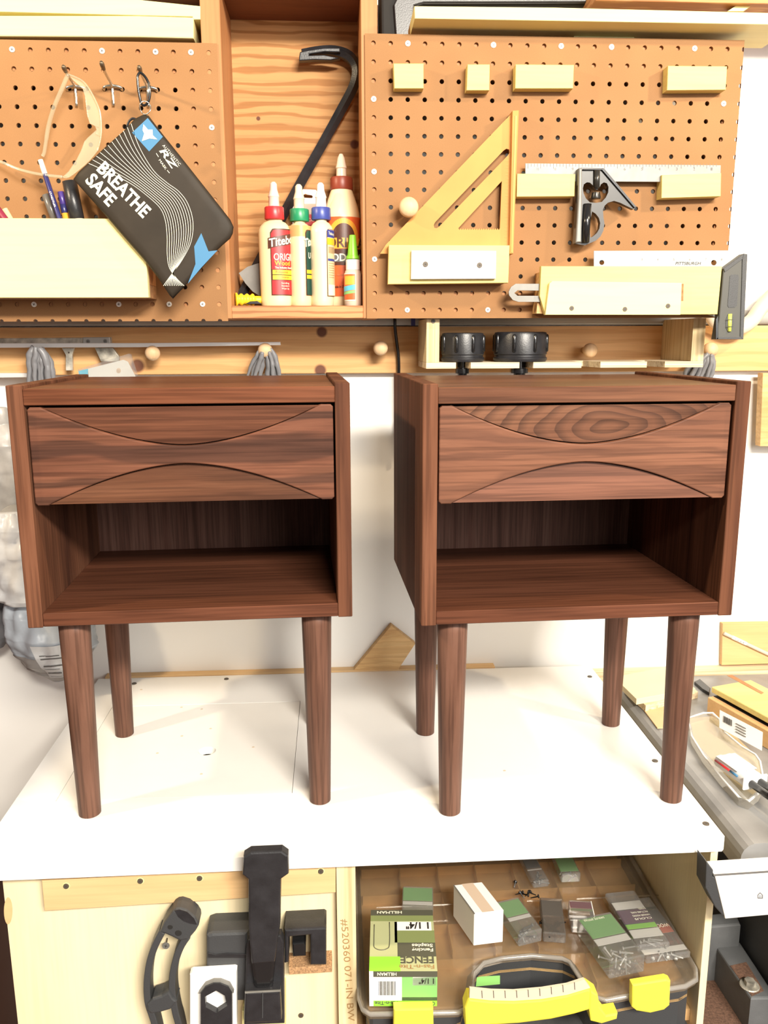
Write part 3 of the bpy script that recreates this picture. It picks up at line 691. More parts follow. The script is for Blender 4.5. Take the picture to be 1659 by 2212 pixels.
lbl = patch('label', s1, -.018, .0035, zs_(650), zs_(590), 'print_cream', t)
slab('label_field', s2, -.018, .0028, zs_(647), zs_(592), 0, 'label_orange', lbl); slab('label_stripe', ell(base,.014,.014,0,.0013), -.018, .0028, zs_(630), zs_(619), .15, 'label_sky', lbl)
slab('label_stripe', ell(base,.014,.014,0,.0013), -.018, .0028, zs_(637), zs_(631), .15, 'leaf_green', lbl); slab('label_panel', ell(base,.014,.014,0,.0013), -.014, .0020, zs_(615), zs_(596), 0, 'label_amber', lbl)
# hanging card pack behind the bottles
card = thing('blister_card', 'white hanging card pack with slotted top standing behind the green capped bottle', 'packaging', (P(655,655,1.462).x, 1.462, SHZ))
slot = [(652,423),(657,420),(660,418),(663,420),(674,422),(676,425),(674,428),(654,427)]
pxprism('card', [(631,412),(638,408),(682,410),(686,416),(688,660),(634,660)], 1.462, .002, 'card_white', card, 0, [slot])
pxprism('grey_band', [(636,440),(687,440),(687,463),(636,463)], 1.4615, .0003, 'tape_tan', card)
pxprism('red_band', [(636,463),(687,463),(687,500),(636,500)], 1.4614, .0003, 'label_red', card)
pxtext('lettering', 'COO', (664,478), (690,478), (0,-7), 1.4610, 'print_cream', card)
# scraper and yellow handle
sc = thing('putty_knife', 'wide steel scraper blade leaning in the cabinet corner', 'scraper', (P(545,655,1.43).x, 1.43, SHZ))
pxprism('blade', [(516,590),(535,576),(566,566),(575,640),(562,640),(546,630),(530,612)], 1.43, .0015, 'steel_satin', sc)
pxprism('handle', [(560,566),(576,560),(585,655),(570,655)], 1.425, .012, 'black_plastic', sc, .003)
yh = thing('screwdriver', 'yellow ribbed plastic handle lying on the cabinet bottom', 'screwdriver', (P(535,655,1.39).x, 1.39, SHZ))
A, B = P(509,652,1.385), P(575,652,1.40); A.z = B.z = SHZ+.0112
pp, rr = [], []
for i in range(25):
    t_ = i/24; pp.append(A.lerp(B, t_)); rr.append((.0108 if t_ < .08 else .0085+.0016*math.cos(t_*34)) if t_ < .6 else .0062)
tube('handle', pp, rr, 'screwdriver_yellow', yh, 14)
pxprism('grip_band', [(529,657),(540,651),(556,650),(566,657)], 1.378, .004, 'black_plastic', yh, .001)
# ================================================================== HOOKS ON THE LEFT PEGBOARD
def wire_hook(px, label):
    """px: tip, cross-bar centre, lower end"""
    tip, mid, low = px
    m_ = P(*mid, YL-.004)
    t = thing('pegboard_hook', label, 'hook', (m_.x, YL, m_.z-.03))
    x, z = m_.x, m_.z
    tp = P(*tip, YL-.062)
    pts = spline([(x, YL-.004, z-.022), (x, YL-.0045, z-.008), (x, YL-.006, z), Vector((x, YL-.02, z+.003)).lerp(tp, .12), Vector((x, YL-.035, z+.004)).lerp(tp, .45), tp], 4)
    tube('stem', [(x, YL-.0045, z-.026)]+pts, .0021, 'chrome_wire', t, 8)
    tube('rubber_tip', [pts[-4], pts[-2], pts[-1], pts[-1]+(pts[-1]-pts[-3])*.6], [.0027,.0033,.0034,.0022], 'bronze_wire', t, 10)
    tube('cross_bar', spline([(x-.0127, YL+.010, z-.004), (x-.0127, YL-.002, z-.003), (x-.011, YL-.0055, z-.001), (x, YL-.0065, z+.0005), (x+.011, YL-.0055, z-.001), (x+.0127, YL-.002, z-.003), (x+.0127, YL+.010, z-.004)], 4), .0021, 'chrome_wire', t, 8)
    return t
h1 = wire_hook(((138,146),(163,188),(169,224)), 'wire pegboard hook holding the clear safety glasses')
h2 = wire_hook(((220,138),(243,187),(247,226)), 'empty wire pegboard hook between the glasses and the pouch')
h3 = wire_hook(((301,147),(319,190),(322,228)), 'wire pegboard hook holding the carabiner of the black pouch')
# ================================================================== SAFETY GLASSES
K = .33756
gz = lambda pts, y: [P(a*K, b*K, y) for a, b in pts]
gl = thing('safety_glasses', 'clear yellowish safety glasses hanging from a pegboard hook', 'glasses', (P(200,380,1.30).x, 1.30, P(200,388,1.30).z))
top_l = [(436,474),(470,482),(520,512),(565,560),(605,630),(635,700),(646,765),(632,812),(608,806),(575,790),(560,745),(552,690),(545,620),(530,570),(500,540),(460,505)]
bot_l = [(618,830),(612,858),(640,868),(640,905),(622,960),(585,1010),(535,1060),(480,1105),(440,1133),(405,1128),(440,1095),(490,1020),(520,960),(540,905),(562,880)]
prism('lens', gz(top_l, 1.293), (0,.0028,0), 'glasses_plastic', gl)
prism('lens', gz(bot_l, 1.293), (0,.0028,0), 'glasses_plastic', gl)
prism('nose_bridge', gz([(608,806),(632,812),(646,770),(650,850),(640,870),(612,858),(618,832)], 1.2925), (0,.004,0), 'glasses_plastic', gl)
tube('brow_rim', spline(gz([(436,474),(520,512),(565,560),(605,630),(635,700),(646,765),(648,840),(640,905),(622,960),(585,1010),(535,1060),(440,1133),(400,1130)], 1.2915), 4), .0011, 'glasses_plastic', gl, 6)
tube('temple_arm', spline([P(436*K,474*K,1.293), P(400*K,560*K,1.297), P(345*K,690*K,1.305), P(312*K,800*K,1.313), P(295*K,900*K,1.318), P(283*K,975*K,1.322), P(272*K,1000*K,1.323)], 5), [.0030]*20+[.0026]*11, 'glasses_plastic', gl, 8)
tube('temple_arm', spline([P(400*K,1132*K,1.293), P(300*K,1122*K,1.298), P(200*K,1105*K,1.306), P(110*K,1080*K,1.313), P(40*K,1050*K,1.318), P(-10*K,1030*K,1.322)], 5), .0022, 'glasses_plastic', gl, 8)
# ================================================================== PEN TRAY
YT = 1.276
tr = thing('pen_tray', 'pale wooden tray of pens fixed to the pegboard beneath the glasses', 'tray', (P(160,643,YT).x, 1.30, P(160,643,YT).z))
zt0, zt1 = P(160,643,YT).z, P(160,472,YT).z; xt0, xt1 = P(-90,560,YT).x, P(320,625,YT).x
box('front_board', xt0, xt1, YT, YT+.012, zt0, zt1, 'poplar_pale', tr, .0006)
box('bottom_board', xt0, xt1-.0005, YT+.0122, YL-.0004, zt0, zt0+.019, 'endgrain', tr, .0004)
box('end_board', xt1-.013, xt1-.0006, YT+.0122, YL-.0004, zt0+.0192, zt1-.006, 'cedar', tr, .0004)
def pen(label, top, bot, y, r, parts, extra=.5):
    """a pen standing in the tray; parts = (name, from, to, radius factor, material) along its length from the top"""
    A, B = P(*top, y), P(*bot, y); d = (B-A); n = d.normalized(); L = (zt0+.0205-A.z)/n.z
    t = thing('pen' if 'pen ' in label or 'marker' in label else 'pencil', label, 'pencil' if 'pencil' in label else ('marker' if 'marker' in label else 'pen'), A+n*L)
    for nm, a, b, rf, mt, sg in parts:
        a = a if a >= 0 else L+a; b = L if b is None else b
        tube(nm, [A+n*a, A+n*(a+.0004), A+n*(b-.0004), A+n*b], [r*rf*.86, r*rf, r*rf, r*rf*.95], mt, t, sg)
    return t, A, n
t, A, n = pen('dark blue pencil with white eraser end leaning in the pen tray', (87,345), (128,470), 1.300, .0036, (('eraser',0,.009,1.0,'eraser',12),('ferrule',.0088,.020,1.06,'aluminium',12),('barrel',.0198,None,1.0,'pencil_blue',6)))
xa = n; ya = Vector((n.z*-1, 0, n.x)); 
text('lettering', 'STAEDTLER', flat_fn(A+n*.045+Vector((0,-.0040,0))-ya*.0012, n, ya), 'print_white', t.children[2], 0, .022, .0026)
pen('fat black marker with ribbed cap leaning in the pen tray', (150,391), (166,470), 1.304, .0102, (('cap',0,.053,1.0,'black_plastic',20),('barrel',.0528,None,.90,'beige_trim',20)))
pen('violet pen with amber grip leaning in the pen tray', (131,414), (142,470), 1.310, .0047, (('cap',0,.018,1.0,'pen_violet',12),('clip_ring',.0178,.030,1.02,'pencil_blue',12),('barrel',.0298,None,1.0,'label_amber',12)))
pen('dark translucent pen with round end leaning in the pen tray', (99,420), (117,470), 1.316, .0060, (('cap',0,.036,1.0,'pen_grey',14),('barrel',.0358,None,.96,'bronze_wire',14)))
pen('maroon pen with white print at the far end of the tray', (-14,440), (12,475), 1.300, .0050, (('barrel',0,None,1.0,'maroon',12),))
pen('beige pencil stub at the far end of the tray', (9,452), (24,478), 1.310, .0050, (('barrel',0,None,1.0,'label_tan',12),))
# ================================================================== BLACK POUCH
YP = 1.262; q_ = .22905
Q = lambda a, b: (140+a*q_, 220+b*q_)
po = thing('mask_pouch', 'black zip pouch printed with white lettering and blue emblem hanging by carabiner', 'pouch', (P(372,643,YP).x, YP, P(372,645,YP).z))
outl = [Q(*c) for c in [(745,118),(790,130),(935,320),(1080,500),(1230,690),(1380,880),(1560,1110),(1592,1180),(1585,1240),(1560,1290),(1490,1350),(1435,1402),(1290,1570),(1140,1730),(1020,1858),(985,1820),(880,1660),(740,1480),(585,1305),(400,1090),(250,920),(80,730),(130,660),(240,560),(400,410),(560,270),(660,160)]]
bm = bmesh.new(); ring = [bm.verts.new(P(u,v,YP+.0055)) for u,v in outl]
cpx = Q(850,960)
def pillow(fr, dy): return [bm.verts.new(P(cpx[0]+(u-cpx[0])*fr, cpx[1]+(v-cpx[1])*fr, YP+dy)) for u,v in outl]
front = [ring, pillow(.975,.0025), pillow(.93,.0008), pillow(.8,.0)]
back = [ring, pillow(.95,.009), pillow(.8,.011)]
for seq in (front, back):
    for a, b in zip(seq, seq[1:]):
        for k in range(len(a)): bm.faces.new((a[k], a[(k+1) % len(a)], b[(k+1) % len(a)], b[k]))
    bm.faces.new(seq[-1])
body = mk('pouch_body', bm, 'pouch_black', po, True)
YF = YP-.0004
pl = lambda nm, pts, mt, par, lift=0.0: prism(nm, [P(*Q(*c), YF-lift) for c in pts], (0,.0003,0), mt, par)
sq = pl('emblem_field', [(782,152),(925,330),(795,468),(635,290)], 'print_blue', po)
pl('emblem', [(742,212),(785,262),(828,262),(830,315),(873,355),(800,345),(727,370),(748,300),(733,265)], 'print_cream', sq, .0005)
pl('blue_arrow', [(1287,1238),(1355,1410),(1440,1400),(1290,1560),(1160,1715),(1232,1530),(1220,1365)], 'print_blue', po)
def ribbon(pts, w, y, mat, parent, name):
    bm = bmesh.new(); prev = None
    for i in range(len(pts)):
        a, b = pts[max(i-1,0)], pts[min(i+1,len(pts)-1)]
        d = Vector((b[0]-a[0], b[1]-a[1])).normalized(); n = Vector((-d.y, d.x))*w/2
        cur = (bm.verts.new(P(pts[i][0]+n.x, pts[i][1]+n.y, y)), bm.verts.new(P(pts[i][0]-n.x, pts[i][1]-n.y, y)))
        if prev: bm.faces.new((prev[0], prev[1], cur[1], cur[0]))
        prev = cur
    return mk(name, bm, mat, parent, recalc=False)
la = [(625,205),(700,420),(830,640),(960,760),(1075,845),(1160,960),(1208,1130),(1190,1320),(1100,1500),(990,1650),(930,1735)]
lb_ = [(225,580),(400,660),(620,770),(800,905),(905,1010),(950,1130),(965,1280),(965,1430),(985,1560),(1050,1660),(1125,1735)]
for k in range(12):
    f_ = k/11; cp = [Vector((a[0]*(1-f_)+b[0]*f_, a[1]*(1-f_)+b[1]*f_, 0)) for a, b in zip(la, lb_)]
    ribbon([Q(v.x, v.y) for v in spline(cp, 6)], 1.0, YF, 'print_cream', po, 'printed_line')
pxtext('lettering', 'BREATHE', Q(298,640), Q(738,1098), (20,-19), YF-.0004, 'print_cream', po, .03)
pxtext('lettering', 'SAFE', Q(188,745), Q(415,990), (20,-19), YF-.0004, 'print_cream', po, .03)
pxtext('lettering', 'RZ', Q(890,462), Q(1026,652), (10,-8.3), YF-.0004, 'print_cream', po, .025, .2)
pxtext('lettering', 'AUTHENTIC', Q(918,415), Q(1078,606), (4.5,-4), YF-.0004, 'print_cream', po, .0, 0, 1.2)
pxtext('lettering', 'MASK', Q(884,552), Q(948,642), (3.8,-3.3), YF-.0004, 'print_cream', po, .0)
for a, b in (((862,485),(884,520)), ((965,645),(988,672))):
    ribbon([Q(*a), Q(*b)], 1.2, YF, 'print_cream', po, 'printed_line')
# ring, carabiner, zip pull
c = P(314,233,1.268)
tube('split_ring', [c+Vector((.0075*math.cos(2*PI*k/20), .002*math.sin(2*PI*k/10), .0085*math.sin(2*PI*k/20))) for k in range(20)], .0008, 'chrome_wire', po, 6, True)
cab_pts = [(297,165),(302,157),(312,164),(321,180),(324,200),(321,218),(314,227),(306,225),(301,205),(298,185)]
tube('carabiner', spline([P(u,v,1.272) for u,v in cab_pts+cab_pts[:1]], 3)[:-1], .0018, 'black_gloss', po, 8, True)
tube('carabiner_gate', [P(322,178,1.2715), P(319,216,1.2715)], .0019, 'chrome_wire', po, 8)
tube('zip_pull', spline([P(300,262,1.272), P(288,256,1.273), P(279,262,1.274), P(274,275,1.275)], 4), .0017, 'black_plastic', po, 8)
# ================================================================== BLOCKS ON THE RIGHT PEGBOARD
YB = YR-.019
def peg_block(label, px, y=YB, mat='poplar', name='wood_block', group=None):
    """a block screwed to the pegboard; px = corners of its front face"""
    return tag(pxprism(name, px, y, YR-.0003-y, mat, None, .0008), label, 'wood block', group)
peg_block('small square wooden block nearest the glue cabinet on the pegboard', [(850,137),(915,137),(915,191),(852,191)])
peg_block('smallest upright wooden block in the top pegboard row', [(1010,139),(1058,139),(1057,195),(1008,195)])
peg_block('long wooden block in the middle of the top pegboard row', [(1114,139),(1240,140),(1238,191),(1113,191)])
peg_block('long wooden block by the scalloped edge in the top pegboard row', [(1443,142),(1571,143),(1568,194),(1441,195)])
# ================================================================== SPEED SQUARE AND ITS HOLDER
hold = thing('square_holder', 'pale wooden ledge with white plate holding the orange triangle square', 'holder', (P(970,615,1.306).x, 1.32, P(970,615,1.306).z))
pxprism('ledge_board', [(840,529),(1101,530),(1098,611),(838,614)], 1.306, .014, 'poplar', hold, .0008)
pxprism('spacer', [(850,560),(1090,560),(1088,613),(848,613)], 1.3202, YR-.0003-1.3202, 'endgrain', hold)
pw = pxprism('white_plate', [(889,541),(1072,542),(1071,602),(888,603)], 1.298, .0078, 'card_white', hold, .0008)
for u, v in ((919,571),(1036,573)): screw(P(u,v,1.298), (0,-1,0), .0042, 'screw_dark', hold)
spd = thing('speed_square', 'orange plastic triangle speed square standing in the pale ledge', 'square', (P(970,548,1.322).x, 1.322, P(970,549,1.322).z))
tri = [(1107,243),(1107,548),(821,548),(834,528)]
sl = [(937,486),(938,492),(943,493),(948,490),(1096,337),(1101,330),(1100,323),(1094,321),(1088,325),(940,480)]
teeth = []
for i in range(18): teeth += [(990+i*5.0, 493 if i % 1 == 0 else 490), (992.5+i*5.0, 497)]
th = [(1084,391)]+[(1080,493)]+[(x, y) for x, y in reversed(teeth)]
pxprism('plate', tri, 1.3215, .005, 'square_orange', spd, 0, [sl, th])
pxprism('fence', [(1107,239),(1121,238),(1109,548),(1101,548),(1106,300)], 1.3125, .023, 'square_orange', spd, .0008)
pxprism('fence_rib', [(1113,250),(1117,250),(1107,545),(1104,545)], 1.3118, .0006, 'square_edge', spd)
for k in range(26):
    z_ = 340+k*7.5; pxprism('scale_mark', [(1093-(z_-340)*.02,z_),(1099-(z_-340)*.02,z_),(1099-(z_-340)*.02,z_+.8),(1093-(z_-340)*.02,z_+.8)], 1.3212, .0002, 'square_edge', spd)
bm = bmesh.new(); b_lathe(bm, (0,0,0), [(.006,0),(.006,.018),(.010,.020),(.0142,.025),(.0148,.030),(.0125,.036),(.006,.0385)], 24)
c = P(883,447,1.305)
for v in bm.verts: v.co = Vector((c.x+v.co.x, YR-.0002-v.co.z, c.z+v.co.y))
mk('wooden_knob', bm, 'beech', rb, True)
# ================================================================== COMBINATION SQUARE
peg_block('wooden block under the ruler end beside the orange triangle square', [(1117,375),(1243,376),(1241,424),(1116,425)], 1.316)
peg_block('wooden block under the ruler end by the scalloped pegboard edge', [(1430,378),(1558,374),(1557,424),(1429,428)], 1.316)
cs_ = thing('combination_square', 'steel combination square with black cast head resting on two blocks', 'square', (P(1345,392,1.322).x, 1.322, P(1260,530,1.31).z))
cbld = pxprism('blade', [(1135,353),(1557,357),(1556,394),(1500,393),(1135,391)], 1.3225, .002, 'steel_satin', cs_)
for k in range(11):
    x = 1160+k*37.5
    if 1238 < x < 1330: continue
    pxtext('lettering', str((11-k) % 12), (x,368), (x+4,368), (0,-6), 1.3223, 'print_grey', cbld, 0)
for k in range(60):
    x = 1140+k*6.9
    pxprism('ruler_mark', [(x,353.5),(x+.9,353.5),(x+.9,360 if k % 4 else 364),(x,360 if k % 4 else 364)], 1.3223, .0001, 'print_grey', cbld)
q2 = .1085
W2 = lambda a, b: (1220+a*q2, 320+b*q2)
hd = [W2(*c) for c in [(275,405),(330,385),(785,400),(1430,1170),(1370,1215),(1230,1150),(1100,1085),(980,1050),(860,1085),(800,1140),(760,1220),(770,1380),(790,1500),(770,1640),(710,1760),(620,1840),(480,1900),(400,1935),(220,1900),(205,1880)]]
eye = [W2(*c) for c in [(440,680),(500,685),(560,740),(580,800),(640,830),(690,790),(720,720),(780,680),(840,700),(870,770),(865,880),(820,980),(740,1070),(620,1090),(500,1080),(420,1000),(375,900),(360,800),(380,720)]]
loop = [W2(*c) for c in [(545,1260),(620,1310),(680,1390),(705,1490),(690,1600),(640,1690),(560,1760),(510,1780),(500,1640),(480,1500),(480,1420),(520,1380)]]
pxprism('head', hd, 1.3115, .0105, 'black_cast', cs_, 0, [eye, loop])
pxprism('head_rail', [W2(*c) for c in [(280,400),(350,390),(345,1000),(340,1880),(215,1885),(270,1000)]], 1.3075, .016, 'steel_satin', cs_, .002)
pxprism('head_edge', [W2(*c) for c in [(360,415),(775,405),(1425,1170),(1385,1190),(740,440),(360,440)]], 1.3085, .004, 'black_gloss', cs_, .0008)
tube('lock_bolt', [P(*W2(640,440),1.309), P(*W2(635,800),1.309)], .0045, 'black_cast', cs_, 12)
tube('vial_tube', [P(*W2(455,1110),1.309), P(*W2(410,1880),1.309)], .0060, 'black_gloss', cs_, 12)
lathe('lock_nut', P(*W2(615,1010),1.318), [(.0070,0),(.0075,.002),(.0060,.009)], 'black_cast', cs_, 16)
# ================================================================== LEVEL SQUARE AND ITS HOLDER
lh = thing('square_holder', 'layered pale wooden holder clasping the steel level square', 'holder', (P(1360,680,1.30).x, 1.31, P(1360,680,1.30).z))
pxprism('back_block', [(1166,588),(1200,588),(1200,677),(1159,677)], 1.3085, YR-.0003-1.3085, 'offcut', lh)
pxprism('front_board', [(1169,575),(1560,575),(1550,679),(1178,680),(1166,640)], 1.298, .0100, 'poplar', lh, .0008)
pxprism('front_strip', [(1187,612),(1193,607),(1473,611),(1470,680),(1178,680)], 1.291, .0068, 'poplar_pale', lh, .0006)
pxprism('saw_kerf', [(1473,613),(1477,613),(1476,650),(1472,650)], 1.2975, .0004, 'endgrain', lh)
for u, v in ((1235,666),(1350,668),(1443,661)): screw(P(u,v,1.291), (0,-1,0), .0036, 'screw_dark', lh)
ub = tag(prism('slotted_steel_bar', [P(u,v,1.3035) for u,v in [(1187,613),(1187,628),(1118,627),(1111,633),(1118,639),(1187,639),(1187,652),(1120,652),(1108,648),(1100,638),(1099,630),(1104,620),(1114,613)]], (0,.003,0), 'steel_satin'), 'slotted steel bar poking out of the layered wooden holder', 'steel bar')
ls = thing('level_square', 'steel square with dark grey level handle beside the scalloped pegboard edge', 'square', (P(1575,733,1.30).x, 1.315, P(1575,733,1.30).z))
hole = lambda u, v, r: [(u+r*math.cos(2*PI*k/16), v+r*math.sin(2*PI*k/16)) for k in range(16)]
lbld = pxprism('blade', [(1283,542),(1613,541),(1610,600),(1560,690),(1283,592)], 1.3120, .0018, 'steel', ls, 0, [hole(1300,567,5.5), hole(1542,567.5,6)])
pxtext('lettering', 'PITTSBURGH', (1459,572), (1514,572), (0,-6.5), 1.3117, 'print_black', lbld, .015, .15)
for k, s in enumerate('345678'): pxtext('lettering', s, (1385+k*34.5,563), (1388+k*34.5,563), (0,-5), 1.3117, 'print_grey', lbld, 0)
hp = [(1563,580),(1607,548),(1615,549),(1606,733),(1546,733),(1553,690),(1558,640)]
pxprism('handle', hp, 1.296, .0158, 'grey_handle', ls, .0015, ())
pxprism('handle_rim', [(1607,548),(1615,549),(1606,733),(1599,728),(1604,560)], 1.2945, .002, 'charcoal', ls, .0005)
pxprism('handle_rim', [(1563,580),(1607,548),(1604,560),(1566,588)], 1.2945, .002, 'charcoal', ls, .0005)
pxprism('handle_rim', [(1546,733),(1606,733),(1599,727),(1552,727)], 1.2945, .002, 'charcoal', ls, .0005)
pxprism('handle_edge', [(1546,690),(1552,680),(1552,733),(1546,733)], 1.2945, .002, 'black_gloss', ls, .0005)
pxprism('finger_slot', [(1577,596),(1581,593),(1594,593),(1596,597),(1592,660),(1588,664),(1574,664),(1572,660)], 1.2953, .0006, 'charcoal', ls)
bm = bmesh.new(); c0 = (1576.5,697)
b_prism(bm, [P(c0[0]+8.5*math.cos(2*PI*k/20)+(-math.sin(2*PI*k/20))*1.0, c0[1]+21*math.sin(2*PI*k/20), 1.2952) for k in range(20)], Vector((0,.0006,0))); mk('vial_window', bm, 'charcoal', ls)
vt = tube('vial', [P(1577,678,1.2952), P(1575.5,716,1.2952)], .0030, 'level_vial', ls, 12)
for v in (690,705): pxprism('vial_line', [(1570,v),(1583,v),(1583,v+1.2),(1570,v+1.2)], 1.2913, .0003, 'print_black', ls)
# ================================================================== PLYWOOD CAP HOLDER AND BLACK CAPS
ch = thing('cap_holder', 'small plywood shelf with notches fixed under the pegboard of squares', 'shelf', (P(1200,795,1.36).x, 1.40, P(1200,790,1.35).z))
YC0 = 1.352; zb0 = P(1000,796,YC0).z; zb1 = zb0+.0095; ztp = RBB[2]-.0006
xa0, xa1 = P(921,740,YC0).x, P(949,740,YC0).x
xr0, xr1 = P(1495,740,YC0).x, P(1522,740,YC0).x
box('side_panel', xa0, xa1, YC0, 1.4805, zb1+.0002, ztp, 'ply_edge', ch, .0004)
box('side_panel', xr0, xr1, YC0, 1.4805, zb1+.0002, ztp, 'ply_edge', ch, .0004)
# notched bottom board: fingers with U-shaped gaps
gaps = [(985,1017),(1122,1152),(1256,1297),(1397,1436)]
fx = []
for a, b in gaps: fx.append((P(a,790,YC0).x, P(b,790,YC0).x))
edges_ = [xa0]+[v for g in fx for v in g]+[xr1]
for i in range(0, len(edges_), 2):
    x0_, x1_ = edges_[i], edges_[i+1]; l_ = x0_ if i == 0 else x0_-.009; r_ = x1_ if i == len(edges_)-2 else x1_+.003
    prism('notched_finger', [(x0_,YC0,zb1),(x1_,YC0,zb1),(r_,1.418,zb1),(l_,1.418,zb1)], (0,0,zb0-zb1), 'ply_edge_x', ch)
box('bottom_board', xa0, xr1, 1.4182, 1.4805, zb0, zb1, 'ply_edge_x', ch, .0005)
screw(P(936,694,YC0), (0,-1,0), .0035, 'screw_dark', ch)
def black_cap(label, cx, v0, v1, y, sx, sv):
    c = P(cx, v1, y); r = mpp(cx, 745, y)*sx; z0 = zb1+.0006; h = P(cx, v0, y).z-z0
    t = thing('hose_adapter', label, 'adapter', (c.x, y, z0-.03))
    prof = [(r*.96,0),(r,.0025),(r,.006),(r*.955,.0075),(r*.955,.0105),(r*.99,.012),(r*.99,h-.005),(r*.95,h-.001),(r*.85,h)]
    lathe('head', (c.x, y, z0), prof, 'black_plastic', t, 40)
    for k in range(8):
        a = 2*PI*k/8+.35; px_, py_ = c.x+r*.985*math.cos(a), y+r*.985*math.sin(a)
        tube('grip_rib', [(px_,py_,z0+.015),(px_,py_,z0+.017),(px_,py_,z0+h-.006),(px_,py_,z0+h-.004)], [.0015,.0032,.0032,.0018], 'black_gloss', t, 8)
    lathe('stem', (c.x, y, z0-.032), [(r*.20,0),(r*.22,.001),(r*.22,.012),(r*.32,.0125),(r*.32,.020),(r*.24,.0205),(r*.24,.032)], 'black_gloss', t, 20)
    return t
black_cap('smaller black ribbed plastic adapter standing in the plywood notched shelf', 999, 719, 781, 1.392, 46, 60)
black_cap('larger black ribbed plastic adapter standing in the plywood notched shelf', 1123, 717, 775, 1.392, 57, 58)
# ================================================================== THINGS HUNG ON THE PEG RAIL, LEFT
q3 = .19289
V3 = lambda a, b: (a*q3, 700+b*q3)
hs = thing('hacksaw', 'worn steel hacksaw frame hanging on the peg rail behind the straightedge', 'saw', (P(120,790,1.462).x, 1.465, P(120,800,1.462).z))
prism('frame_bar', [P(*V3(*c),1.462) for c in [(-420,160),(930,152),(930,222),(-420,240)]], (0,.008,0), 'steel_rusty', hs, .0008)
prism('end_bracket', [P(*V3(*c),1.4585) for c in [(928,148),(1228,146),(1236,222),(928,230)]], (0,.013,0), 'steel', hs, .001)
for c in ((985,195),(1178,192)): screw(P(*V3(*c),1.4585), (0,-1,0), .0034, 'steel_satin', hs)
prism('blade_post', [P(*V3(*c),1.461) for c in [(690,268),(830,268),(808,345),(812,520),(735,520),(735,345)]], (0,.006,0), 'steel_rusty', hs, .0005)
prism('handle_arm', [P(*V3(*c),1.461) for c in [(1060,265),(1260,265),(1330,360),(1330,420),(1130,420)]], (0,.008,0), 'steel_rusty', hs, .0005)
screw(P(*V3(770,320),1.461), (0,-1,0), .0016, 'screw_dark', hs)
tag(prism('straightedge', [P(u,v,1.4475) for u,v in [(-80,741.5),(300,741),(605,738.5),(606,745.5),(300,750),(-80,751.5)]], (0,.009,0), 'aluminium', None, .0006), 'long thin aluminium straightedge lying across the wooden pegs', 'straightedge')
tag(prism('dark_bar', [P(u,v,1.462) for u,v in [(-80,806),(62,806),(62,815),(-80,817)]], (0,.014,0), 'aluminium', None, .0006), 'second pale metal bar hanging lower behind the walnut nightstand', 'bar')
bp_ = thing('blister_pack', 'clear plastic pack with white card hanging below the straightedge', 'packaging', (P(235,815,1.44).x, 1.445, P(235,815,1.44).z))
prism('card', [P(*V3(*c),1.4475) for c in [(985,500),(1380,400),(1430,420),(1525,600),(1000,640)]], (0,.0015,0), 'card_white', bp_)
prism('blister', [P(*V3(*c),1.440) for c in [(870,510),(1440,332),(1462,340),(1535,570),(1535,640),(900,640)]], (0,.0072,0), 'clear_plastic', bp_)
prism('teal_insert', [P(*V3(*c),1.4465) for c in [(880,525),(985,500),(985,600),(900,640)]], (0,.0008,0), 'label_sky', bp_)
prism('round_mark', [P(*V3(1328+26*math.cos(2*PI*k/14), 522+30*math.sin(2*PI*k/14)),1.4472) for k in range(14)], (0,.0002,0), 'tape_tan', bp_)
# bunched grey plastic bags on the pegs
def bunch(label, strands, mat, y, base):
    t = thing('plastic_bag', label, 'bag', base)
    for s_ in strands:
        pts, w = s_; pp = spline([P(u,v,y+dy) for u,v,dy in pts], 5); n = len(pp)
        bm = bmesh.new(); b_tube(bm, pp, [w*(.55+.45*math.sin(PI*min(1,(i+2)/n)))*(1+.05*math.sin(i*2.1)) for i in range(n)], 9)
        for v in bm.verts: v.co += noise.noise_vector(v.co*90)*.0022
        mk('bag_fold', bm, mat, t, True)
    return t
def strands(left, right, n, w):
    out = []
    for k in range(n):
        f_ = k/(n-1); rg = random.Random(k*7+n)
        out.append(([(a[0]*(1-f_)+b[0]*f_+rg.uniform(-1.5,1.5), a[1]*(1-f_)+b[1]*f_, (a[2]*(1-f_)+b[2]*f_)+.006*math.sin(k*2.4)) for a, b in zip(left, right)], w*rg.uniform(.8,1.25)))
    return out
bunch('bunched grey plastic bag looped over the straightedge', strands([(74,750,0),(66,764,0),(64,790,.002),(63,838,.004)], [(90,752,0),(106,778,.002),(113,806,.004),(118,838,.006)], 10, .0052), 'bag_band', 1.434, P(88,845,1.435))
bunch('grey plastic bag knotted around the peg at the straightedge end', strands([(566,752,-.004),(555,770,0),(541,794,.004),(530,832,.008)], [(570,766,-.004),(566,782,0),(562,800,.004),(558,832,.008)], 4, .0040)+strands([(577,766,-.003),(578,784,0),(578,806,.004),(578,838,.008)], [(583,752,-.002),(595,776,0),(602,806,.004),(606,838,.008)], 5, .0040), 'bag_band', 1.443, P(570,845,1.445))
bunch('dark grey plastic bag hanging from the peg behind the plywood shelf', strands([(1524,764,.004),(1498,782,.006),(1482,805,.01),(1474,840,.012)], [(1538,764,-.003),(1541,786,0),(1534,812,.004),(1527,840,.006)], 9, .0048), 'bag_band', 1.440, P(1515,845,1.44))
